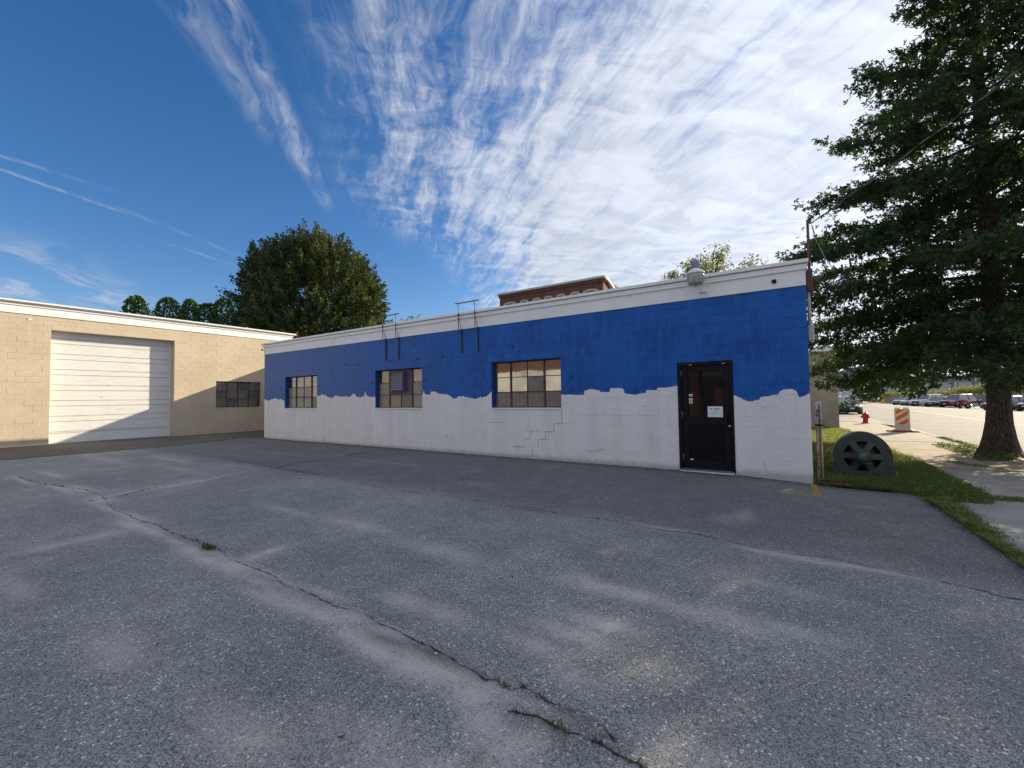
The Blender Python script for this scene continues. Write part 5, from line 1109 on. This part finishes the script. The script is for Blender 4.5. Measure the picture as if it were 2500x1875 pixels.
while z > .05:
    chain_link((.012, -.056-.004*(z < 1.0), z), (0, 0, 1), (k % 2)*math.pi/2+.5).build('link', M['rust'], ch); z -= .043; k += 1
for k in range(46):
    a = random.uniform(0, 6.3); r_ = random.uniform(0, .22); chain_link((.13+math.cos(a)*r_*1.3, -.16+math.sin(a)*r_*.5, .02+random.random()*.03), (math.cos(a+1.6+random.random()), math.sin(a+1.6), .1*random.random()), random.random()*3, .026).build('link', M['rust'], ch)
MB().tube([(-.075, -.06, 1.035), (.02, -.066, 1.04), (.09, -.045, 1.035)], .009, 6).build('hook_bar', M['rust'], ch)

# ------------------------------------------------------------------ old electric motor lying in the grass
mo = empty('electric_motor', (1.22, 1.28, .40), R(-5), 'old dark green electric motor with a spoked round end bell standing in the grass', 'motor')
Rm = .452
def disc_ring(r0, r1, y0, y1, n=64):
    mb = MB(); rs = []
    for r_, y_ in ((r0, y1), (r0, y0), (r1, y0), (r1+.0, y1)): rs.append([(math.cos(2*math.pi*k/n)*r_, y_, math.sin(2*math.pi*k/n)*r_) for k in range(n)])
    rs.append(rs[0]); mb.rings(rs, cap=False, smooth=False); return mb
b_ = MB(); b_.lathe([(Rm-.06, .50), (Rm-.01, .47), (Rm, .42), (Rm, .06), (Rm-.006, .045), (Rm-.03, .05), (Rm-.03, .095)], 0, 0, 64, 'y'); b_.build('stator_housing', M['motor'], mo)
disc_ring(.285, Rm-.004, -.012, .05).build('rim', M['motor'], mo)
MB().lathe([(.001, .070), (Rm-.035, .070), (Rm-.035, .088), (.001, .088)], 0, 0, 48, 'y').build('inner_plate', M['motor_in'], mo)
disc_ring(.36, .40, -.020, -.0125).build('rim_bead', M['motor'], mo)
for k in range(6):
    a = k*math.pi/3; c_, s_ = math.cos(a), math.sin(a); P0, P1 = .10, .30; w0, w1 = .070, .062
    def pt(r_, w, y_): return (c_*r_-s_*w, y_, s_*r_+c_*w)
    vs = []
    for r_, w, y_ in ((P0, w0, -.055), (P0+.08, .058, -.042), (P1-.03, w1, -.022), (P1+.02, w1*1.35, -.0145)): vs.append([pt(r_, -w, y_+.03), pt(r_, -w*.8, y_), pt(r_, w*.8, y_), pt(r_, w, y_+.03), pt(r_, w, y_+.06), pt(r_, -w, y_+.06)])
    MB().rings(vs).build('spoke', M['motor'], mo)
MB().lathe([(.085, -.175), (.098, -.165), (.104, -.14), (.104, -.09), (.135, -.085), (.145, -.06), (.145, .03)], 0, 0, 32, 'y').build('hub', M['motor'], mo)
MB().lathe([(.06, -.186), (.075, -.176)], 0, 0, 24, 'y').build('bearing_cap', simple('blue_cap', (.06, .10, .12), .5, var=.3, scale=20, obj=True), mo)
for k in range(6):
    a = k*math.pi/3+.2; MB().lathe([(.012, -.10), (.016, -.095), (.016, -.084)], math.cos(a)*.122, math.sin(a)*.122, 6, 'y', False).build('hub_bolt', M['motor'], mo)
for k in range(8):
    a = k*math.pi/4+.39; MB().lathe([(.016, -.045), (.022, -.04), (.024, -.012)], math.cos(a)*.415, math.sin(a)*.415, 6, 'y', False).build('rim_bolt', M['motor'], mo)
    MB().lathe([(.016, -.02), (.03, -.016), (.036, .02)], math.cos(a)*.415, math.sin(a)*.415, 10, 'y').build('bolt_boss', M['motor'], mo)
MB().lathe([(.15, .055), (.22, .060), (.22, .069)], 0, 0, 24, 'y').build('rotor', simple('rotor_iron', (.05, .035, .03), .7, var=.4, scale=20, obj=True), mo)
MB().tube([(-.02, -.12, -.115), (.09, -.13, -.125), (.14, -.12, -.12)], [.03, .022, .018], 8).build('oil_cup', M['motor'], mo)
for s in (-1, 1):
    MB().prism([(.30, -.30), (.43, -.10), (.455, -.18), (.49, -.28), (.58, -.37), (.60, -.43), (.22, -.43)] if s > 0 else [(-.30, -.30), (-.22, -.43), (-.50, -.43), (-.49, -.36), (-.462, -.25), (-.455, -.14), (-.43, -.08)], .0, .42, 'xz').build('foot', M['motor'], mo)
    MB().lathe([(.03, -.37), (.03, -.35), (.015, -.345)], s*(.54 if s > 0 else .47), .06, 8).build('foot_bolt', M['motor'], mo)
MB().bbox(-.05, .05, .03, .09, Rm-.012, Rm+.02, .006).build('lifting_lug', M['motor'], mo)

# ------------------------------------------------------------------ hydrant and barricade
hy = empty('fire_hydrant', (3.62, 20.2, .0), R(-20), 'red fire hydrant on the pavement corner before the crosswalk', 'hydrant')
MB().lathe([(.16, 0), (.17, .02), (.17, .05), (.12, .06), (.115, .30), (.12, .34), (.125, .42), (.15, .43), (.15, .46)], 0, 0, 20).build('barrel', M['red'], hy)
MB().lathe([(.155, .461), (.15, .475), (.12, .53), (.07, .575), (.03, .59)], 0, 0, 20).build('bonnet', M['red'], hy)
MB().lathe([(.025, .59), (.025, .63), (.015, .64)], 0, 0, 6, smooth=False).build('operating_nut', M['red'], hy)
for s in (-1, 1): MB().lathe([(.045, s*.11), (.055, s*.15), (.06, s*.18), (.03, s*.20)], 0, .36, 12, 'x').build('side_nozzle', M['red'], hy)
MB().lathe([(.07, -.11), (.085, -.15), (.09, -.19), (.04, -.215)], 0, .36, 14, 'y').build('pumper_nozzle', M['red'], hy)
bc = empty('traffic_barricade', (4.05, 14.15, .016), R(-14), 'white plastic traffic panel with orange and white slanted stripes on a rubber base', 'barricade')
mb = MB(); 
def lobe(cx_, w):
    return [(cx_-w, .09), (cx_+w, .09), (cx_+w, .90), (cx_+w*.8, .955), (cx_+w*.4, .98), (cx_-w*.4, .98), (cx_-w*.8, .955), (cx_-w, .90)]
MB().prism([(-.27, .06), (.27, .06), (.27, .92), (.255, .955), (.22, .975), (.07, .975), (.03, .94), (-.03, .94), (-.07, .975), (-.22, .975), (-.255, .955), (-.27, .92)], -.05, .05, 'xz').build('panel', M['plastic'], bc)
for s in (-1, 1): MB().tube([(s*.235, 0, .96), (s*.235, 0, 1.0), (s*.15, 0, 1.02), (s*.06, 0, 1.0), (s*.05, 0, .955)], .013, 6).build('handle', M['plastic'], bc)
MB().box(-.205, .205, -.054, -.0505, .30, .92).build('sheeting', M['sheet'], bc)
def stripe(z0):
    P_ = [(-.205, z0), (.205, z0+.26), (.205, z0+.26+.16), (-.205, z0+.16)]; cl = []
    def clip(poly, keep):
        out = []
        for i_ in range(len(poly)):
            p0, p1 = poly[i_-1], poly[i_]; k0, k1 = keep(p0), keep(p1)
            if (k0 > 0) != (k1 > 0): f = k0/(k0-k1); out.append((p0[0]+(p1[0]-p0[0])*f, p0[1]+(p1[1]-p0[1])*f))
            if k1 > 0: out.append(p1)
        return out
    P_ = clip(clip(P_, lambda p_: p_[1]-.302), lambda p_: .918-p_[1]) if P_ else P_
    if len(P_) > 2: MB().prism(P_, -.0562, -.0545, 'xz').build('orange_stripe', M['orange'], bc)
for z_ in (.14, .44, .72): stripe(z_)
mb = MB(); [mb.box(-.20+k*.1, -.18+k*.1, -.056, -.0505, .10, .26) for k in range(5)]; mb.build('panel_ribs', M['plastic'], bc)
for ch_ in [q for q in bpy.data.objects if q.parent == bc]: ch_.scale.x = .88
mb = MB(); n = 22; mb.rings([[(math.cos(2*math.pi*k/n)*.52*s, math.sin(2*math.pi*k/n)*.26*s, z_) for k in range(n)] for s, z_ in ((1, 0), (1, .035), (.93, .055))]); mb.build('rubber_base', M['rubber'], bc)
MB().bbox(-.3, .3, -.10, .10, .056, .10, .015).build('base_socket', M['plastic'], bc)

# ------------------------------------------------------------------ cars
def make_car(name, label, paint, kind='sedan', group=None, cat='car'):
    """nose towards -y local, 1.8 m wide; body lofted from stations, separate glasshouse, wheels and lamps"""
    o = empty(name, (0, 0, 0), 0, label, cat, group); L = {'sedan': 4.7, 'suv': 4.6, 'hatch': 4.2, 'pickup': 5.3}[kind]; h = {'sedan': 1.45, 'suv': 1.70, 'hatch': 1.5, 'pickup': 1.85}[kind]; Wd = .90 if kind != 'pickup' else .98
    belt = {'sedan': .92, 'suv': 1.05, 'hatch': .95, 'pickup': 1.12}[kind]; hood = {'sedan': .80, 'suv': .95, 'hatch': .84, 'pickup': 1.05}[kind]
    st = [(-L/2, .42, .58, .62), (-L/2+.05, .30, .66, .74), (-L/2+.25, .22, hood-.10, .86), (-L/2+.6, .20, hood, 1.), (-L/2+1.25, .19, belt-.02, 1.), (-L*.12, .19, belt, 1.), (L*.18, .19, belt+.02, 1.), (L/2-.75, .20, belt+.03, .99), (L/2-.25, .24, belt+.02, .93), (L/2-.05, .32, belt-.08, .82), (L/2, .42, belt-.2, .72)]
    rs = []
    for y_, zb, zt, wf in st:
        w = Wd*wf; rs.append([(-w*.90, y_, zb), (-w, y_, zb+.10), (-w, y_, (zb+zt)/2+.05), (-w*.96, y_, zt-.06), (-w*.82, y_, zt), (w*.82, y_, zt), (w*.96, y_, zt-.06), (w, y_, (zb+zt)/2+.05), (w, y_, zb+.10), (w*.90, y_, zb)])
    MB().rings(rs, smooth=True).build('body', paint, o)
    c0 = -L/2+1.15; ws = c0+.75; rf = {'sedan': .78, 'suv': L/2-.35, 'hatch': L/2-.45, 'pickup': .55}[kind]; re = {'sedan': L/2-.75, 'suv': L/2-.06, 'hatch': L/2-.10, 'pickup': .85}[kind]
    cab = [(c0, belt-.03, .84), (ws, h-.04, .68), (ws+.25, h, .68), (rf-.2, h, .68), (rf, h-.05, .67), (re, belt-.0, .80)]
    # glasshouse: side windows, windscreen, rear window as one closed glass body slightly inside the pillars
    def ring(y_, zt, w): return [(-Wd*.90, y_, belt-.05), (-Wd*w/.9*.98 if zt < belt+.1 else -Wd*w, y_, zt), (Wd*w/.9*.98 if zt < belt+.1 else Wd*w, y_, zt), (Wd*.90, y_, belt-.05)]
    MB().rings([ring(y_, z_, w) for y_, z_, w in cab]).build('glasshouse', M['carglass'], o)
    MB().rings([[(-Wd*.69, y_, z_), (-Wd*.60, y_, z_+.03), (Wd*.60, y_, z_+.03), (Wd*.69, y_, z_)] for y_, z_ in ((ws-.02, h-.045), (ws+.25, h+.002), (rf-.2, h+.002), (rf+.03, h-.055))]).build('roof', paint, o)
    for s in (-1, 1):
        pl = MB(); pl.tube([(s*Wd*.86, c0, belt-.02), (s*Wd*.70, ws, h-.035)], .032, 5); pl.tube([(s*Wd*.86, re, belt), (s*Wd*.69, rf, h-.045)], .05, 5)
        for yy in ((ws+rf)/2, ): pl.tube([(s*Wd*.915, yy, belt), (s*Wd*.70, yy-.02, h-.02)], .03, 5)
        pl.build('pillar', paint, o)
        MB().bbox(s*Wd*1.0-.03+s*.09, s*Wd*1.0+.03+s*.09, ws-.52, ws-.36, belt+.02, belt+.16, .02).build('mirror', paint, o)
        for nm, yy in (('front', -L/2+.85), ('rear', L/2-.90)):
            wr = .33 if kind in ('sedan', 'hatch') else .37; x0 = s*(Wd-.20)
            w_ = MB().lathe([(wr*.7, -.02), (wr, .0), (wr, .20), (wr*.7, .22)], 0, 0, 22, 'x'); q = w_.build('wheel', M['tyre'], o); q.location = (s*(Wd-.205) if s > 0 else -(Wd-.205)-.20+.0, yy, wr)
            q.location.x = (Wd-.20) if s > 0 else -(Wd)
            r_ = MB().lathe([(wr*.2, -.0), (wr*.62, .012), (wr*.66, -.005)], 0, 0, 16, 'x').build('rim', M['rim'], q); r_.location = (.215 if s > 0 else -.018, 0, 0)
            ar = MB(); ar.lathe([(wr*1.14, -.004), (wr*1.14, .012)], 0, 0, 20, 'x'); a_ = ar.build('wheel_arch', M['trim'], o); a_.location = (Wd-.008 if s > 0 else -Wd-.004, yy, wr+.01)
        MB().rings([[(s*Wd*a, y_, z_) for a, z_ in ((.45, .60), (.80, .63), (.80, .72), (.45, .69))] for y_ in (-L/2-.012, -L/2+.12)]).build('headlamp', M['lamp'], o) if False else None
        hl = MB(); hl.add([(s*Wd*.52, -L/2-.004, hood-.23), (s*Wd*.80, -L/2+.10, hood-.20), (s*Wd*.93, -L/2+.38, hood-.13), (s*Wd*.93, -L/2+.40, hood-.06), (s*Wd*.78, -L/2+.08, hood-.10), (s*Wd*.52, -L/2-.0, hood-.15)], [(0, 1, 4, 5), (1, 2, 3, 4)]); hl.build('headlamp', M['lamp'], o)
        MB().bbox(min(s*Wd*.55, s*Wd*.86), max(s*Wd*.55, s*Wd*.86), L/2-.10, L/2+.005, belt-.24, belt-.10, .02).build('tail_lamp', M['taill'], o)
    MB().bbox(-Wd*.50, Wd*.50, -L/2-.015, -L/2+.06, .46, hood-.20, .015).build('grille', M['trim'], o); MB().bbox(-Wd*.74, Wd*.74, -L/2-.005, -L/2+.2, .26, .40, .02).build('lower_intake', M['trim'], o)
    MB().bbox(-.16, .16, -L/2-.03, -L/2-.016, .44, .55, .004).build('number_plate', M['plate'], o)
    MB().bbox(-Wd*.84, Wd*.84, -L*.42, L*.42, .14, .26, .02).build('underbody', M['trim'], o)
    return o
def ground_at(xpix, Z, z=None):
    v = fwd*Z+rt*((xpix-1250)/F_PX*Z); x_, y_ = v.x, v.y-9.2746; return x_, y_, float(zfar(np.array(x_), np.array(y_)))-.13
def head(dx_, dy_): return math.atan2(dx_, -dy_)          # heading that points the nose (-y) along (dx,dy)
P_ = {k: carpaint('paint_'+k, c) for k, c in {'black': (.003, .004, .005), 'white': (.62, .64, .66), 'silver': (.30, .31, .32), 'red': (.22, .012, .015), 'darkgrey': (.045, .05, .058), 'charcoal': (.025, .028, .03)}.items()}
nx, ny = -rt.x, -rt.y       # image-left direction on the ground
c = make_car('sedan_car', 'black sedan facing us beside the grey stucco wall', P_['black'], 'sedan'); c.location = (4.35, 39.2, -.13); c.rotation_euler.z = head(.20, -1)
row = [(2212, 66.5, 'dark silver hatchback at the far left end of the parked row', 'silver', 'hatch'), (2232, 64, 'white compact car second from the left in the parked row', 'white', 'hatch'), (2262, 61.5, 'white sport utility vehicle with dark windows in the parked row', 'white', 'suv'),
       (2300, 58.5, 'charcoal sedan between the white and the red vehicles', 'charcoal', 'sedan'), (2335, 56.5, 'red hatchback beside the parked motorcycles', 'red', 'suv'), (2462, 44.5, 'dark grey sedan partly hidden behind the oak trunk', 'darkgrey', 'sedan')]
for xp, Z, lb, pk, kd in row:
    x_, y_, z_ = ground_at(xp, Z); c = make_car('parked_car', lb, P_[pk], kd, 'cars parked along the far side of the street'); c.location = (x_, y_, z_); c.rotation_euler.z = head(nx-.28, ny-.62 if xp < 2400 else ny-.2)
x_, y_, z_ = ground_at(2545, 41); c = make_car('parked_car', 'black sedan cut off by the right edge of the picture', P_['black'], 'sedan', 'cars parked along the far side of the street'); c.location = (x_, y_, z_); c.rotation_euler.z = head(nx, ny-.2)
for xp, Z, lb in ((2106, 72, 'white pickup right behind the roof of the black sedan'), (2083, 80, 'white van left of the pickup, far down the side street'), (2062, 84, 'white hatchback furthest left behind the black sedan')):
    x_, y_, z_ = ground_at(xp, Z); c = make_car('parked_car', lb, P_['white'], 'pickup' if xp == 2106 else 'suv', 'white vehicles parked beyond the crossing'); c.location = (x_, y_, z_+.25); c.rotation_euler.z = head(.15, -1)
def make_bike(label, paint):
    o = empty('motorcycle', (0, 0, 0), 0, label, 'motorcycle', 'motorcycles parked beside the red car')
    for yy in (-.72, .70):
        w_ = MB().lathe([(.22, -.06), (.31, -.05), (.32, 0), (.31, .05), (.22, .06)], 0, 0, 22, 'x').build('wheel', M['tyre'], o); w_.location = (0, yy, .32); MB().lathe([(.05, -.07), (.2, -.05), (.2, .05), (.05, .07)], 0, 0, 14, 'x').build('rim', M['rim'], w_)
    MB().rings([[(-w, y_, z0), (-w, y_, z1), (w, y_, z1), (w, y_, z0)] for y_, z0, z1, w in ((-.42, .75, .90, .08), (-.15, .72, 1.02, .16), (.15, .72, .92, .13), (.25, .72, .82, .09))]).build('tank', paint, o)
    MB().rings([[(-w, y_, z0), (-w, y_, z1), (w, y_, z1), (w, y_, z0)] for y_, z0, z1, w in ((.15, .74, .84, .11), (.55, .76, .84, .14), (.95, .86, .94, .08))]).build('seat', M['trim'], o)
    MB().bbox(-.16, .16, -.30, .25, .25, .68, .06).build('engine', M['rim'], o)
    MB().rings([[(-w, y_, z0), (-w, y_, z1), (w, y_, z1), (w, y_, z0)] for y_, z0, z1, w in ((-.80, .80, .95, .08), (-.62, .62, 1.08, .18), (-.40, .42, .98, .2), (-.2, .42, .7, .18))]).build('fairing', paint, o)
    for s in (-1, 1): MB().tube([(s*.09, -.72, .32), (s*.09, -.48, .92)], .022, 6).build('fork', M['chrome'], o)
    MB().tube([(-.34, -.30, 1.0), (-.1, -.44, .98), (.1, -.44, .98), (.34, -.30, 1.0)], .014, 6).build('handlebar', M['trim'], o)
    MB().tube([(.14, -.1, .3), (.16, .4, .3), (.17, .85, .42)], [.03, .04, .055], 8).build('exhaust', M['chrome'], o); MB().tube([(-.1, .1, .25), (-.25, .2, 0)], .012, 5).build('kickstand', M['trim'], o)
    return o
for xp, Z, lb, pk in ((2352, 51.5, 'red motorcycle in front of the red hatchback', 'red'), (2378, 50.5, 'black motorcycle nearest the oak trunk', 'charcoal')):
    x_, y_, z_ = ground_at(xp, Z); c = make_bike(lb, P_[pk]); c.location = (x_, y_, z_); c.rotation_euler.z = head(nx if pk == 'red' else -nx, (ny if pk == 'red' else -ny)-.3)

# ------------------------------------------------------------------ far side of the street
def jersey(x0, y0, x1, y1, h, label, yellow=False):
    L = math.hypot(x1-x0, y1-y0); o = empty('concrete_barrier', (x0, y0, float(zfar(np.array(x0), np.array(y0)))-.13), math.atan2(y1-y0, x1-x0), label, 'barrier', 'concrete barriers across the street')
    pf = [(-.30, 0), (-.28, .10), (-.12, .35), (-.09, h), (.09, h), (.12, .35), (.28, .10), (.30, 0)]
    MB().prism(pf, .6 if yellow else 0, L, 'yz').build('body', M['barrier'], o)
    if yellow: MB().prism([(a*1.02, b*1.01) for a, b in pf], 0, .6, 'yz').build('painted_end', M['yellow'], o)
x0, y0, _ = ground_at(2118, 84); x1, y1, _ = ground_at(2160, 82); jersey(x0, y0, x1, y1, 1.3, 'concrete barrier with a yellow end right of the white pickup', True)
x0, y0, _ = ground_at(2149, 79); x1, y1, _ = ground_at(2196, 77); jersey(x0, y0, x1, y1, 1.25, 'nearer concrete barrier with a yellow end left of the parked row', True)
x0, y0, z0 = ground_at(2180, 80); x1, y1, z1 = ground_at(2420, 63); x2, y2, z2 = ground_at(2800, 52)
rwall = empty('retaining_wall', (x0, y0, z0), 0, 'long low dark concrete wall behind the parked cars', 'wall')
for (ax, ay, bx, by) in ((0, 0, x1-x0, y1-y0), (x1-x0, y1-y0, x2-x0, y2-y0)):
    d = Vector((bx-ax, by-ay, 0)); n_ = Vector((-d.y, d.x, 0)).normalized()*.2
    MB().add([(ax-n_.x, ay-n_.y, -.3), (bx-n_.x, by-n_.y, -.6), (bx+n_.x, by+n_.y, -.6), (ax+n_.x, ay+n_.y, -.3), (ax-n_.x, ay-n_.y, 1.5), (bx-n_.x, by-n_.y, 1.5), (bx+n_.x, by+n_.y, 1.5), (ax+n_.x, ay+n_.y, 1.5)], [(3, 2, 1, 0), (4, 5, 6, 7), (0, 1, 5, 4), (1, 2, 6, 5), (2, 3, 7, 6), (3, 0, 4, 7)]).build('panel', M['barrier'], rwall)
# weeds above the wall
pts = []
for u in np.linspace(0, 1, 240): 
    xp = 2110+u*420; x_, y_, z_ = ground_at(xp, 88-u*26); pts.append((x_, y_, z_+1.2+.5*abs(math.sin(u*31))+(.7 if u > .55 else 0)))
pts = np.array(pts); g = np.random.default_rng(91); idx = g.integers(0, len(pts), 12000); C_ = pts[idx]+g.normal(0, 1, (12000, 3))*np.array([.7, 1.2, .28]); A_ = g.normal(0, 1, (12000, 3))+np.array([0, 0, .8])
o = leaf_cloud('roadside_brush', C_, A_/np.linalg.norm(A_, axis=1)[:, None], .32, M['locust'], None, np.clip(g.normal(.7, .2, 12000), 0, 1), .4, seed=6); tag(o, 'bright weeds growing above the long retaining wall', 'bushes', None, 'stuff')
# white rail fence and far depot
fx = simple('pale_rail', (.55, .58, .60), .5); fe = None
A3 = ground_at(2080, 108); B3 = ground_at(2560, 92); d = Vector((B3[0]-A3[0], B3[1]-A3[1], 0)); L = d.length
fe = empty('white_rail_fence', (A3[0], A3[1], .2), math.atan2(d.y, d.x), 'pale rail fence along the railway beyond the street', 'fence')
for k in range(int(L/2.5)+1): MB().box(k*2.5-.05, k*2.5+.05, -.05, .05, 0, 2.3).build('post', fx, fe)
for z_ in (1.1, 1.7, 2.25): MB().box(0, L, -.04, .04, z_-.06, z_+.06).build('rail', fx, fe)
A3 = ground_at(2090, 175); B3 = ground_at(2700, 150); d = Vector((B3[0]-A3[0], B3[1]-A3[1], 0)); L = d.length
dp = empty('far_depot', (A3[0], A3[1], 0), math.atan2(d.y, d.x), 'long grey depot with pale columns far beyond the railway', 'building')
MB().box(0, L, 0, 14, 0, 7.4).build('wall', simple('depot_grey', (.26, .28, .31), .7), dp); MB().box(-1, L+1, -1, 15, 7.4, 8.1).build('roof', simple('depot_roof', (.30, .31, .33), .7), dp)
for k in range(int(L/6)): MB().box(k*6+1, k*6+1.6, -.5, -.05, 0, 7.38).build('column', fx, dp)
for k in range(int(L/6)-1): MB().box(k*6+2.2, k*6+6.0, -.06, -.01, 2.5, 5.5).build('window', M['glass'], dp)
x_, y_, _ = ground_at(2088, 150); hs = empty('far_house', (x_, y_, 0), .4, 'grey roofed house far down the side street', 'house')
MB().box(-7, 7, -5, 5, 0, 6).build('wall', simple('far_wall', (.35, .33, .32), .8), hs); MB().prism([(-7.5, 6), (7.5, 6), (0, 11)], -5.5, 5.5, 'xz').build('roof', simple('far_roof', (.15, .14, .15), .8), hs)
for k in range(3): MB().box(-5+k*4, -3.4+k*4, -5.06, -4.99, 2.6, 4.4).build('window', M['glass'], hs)
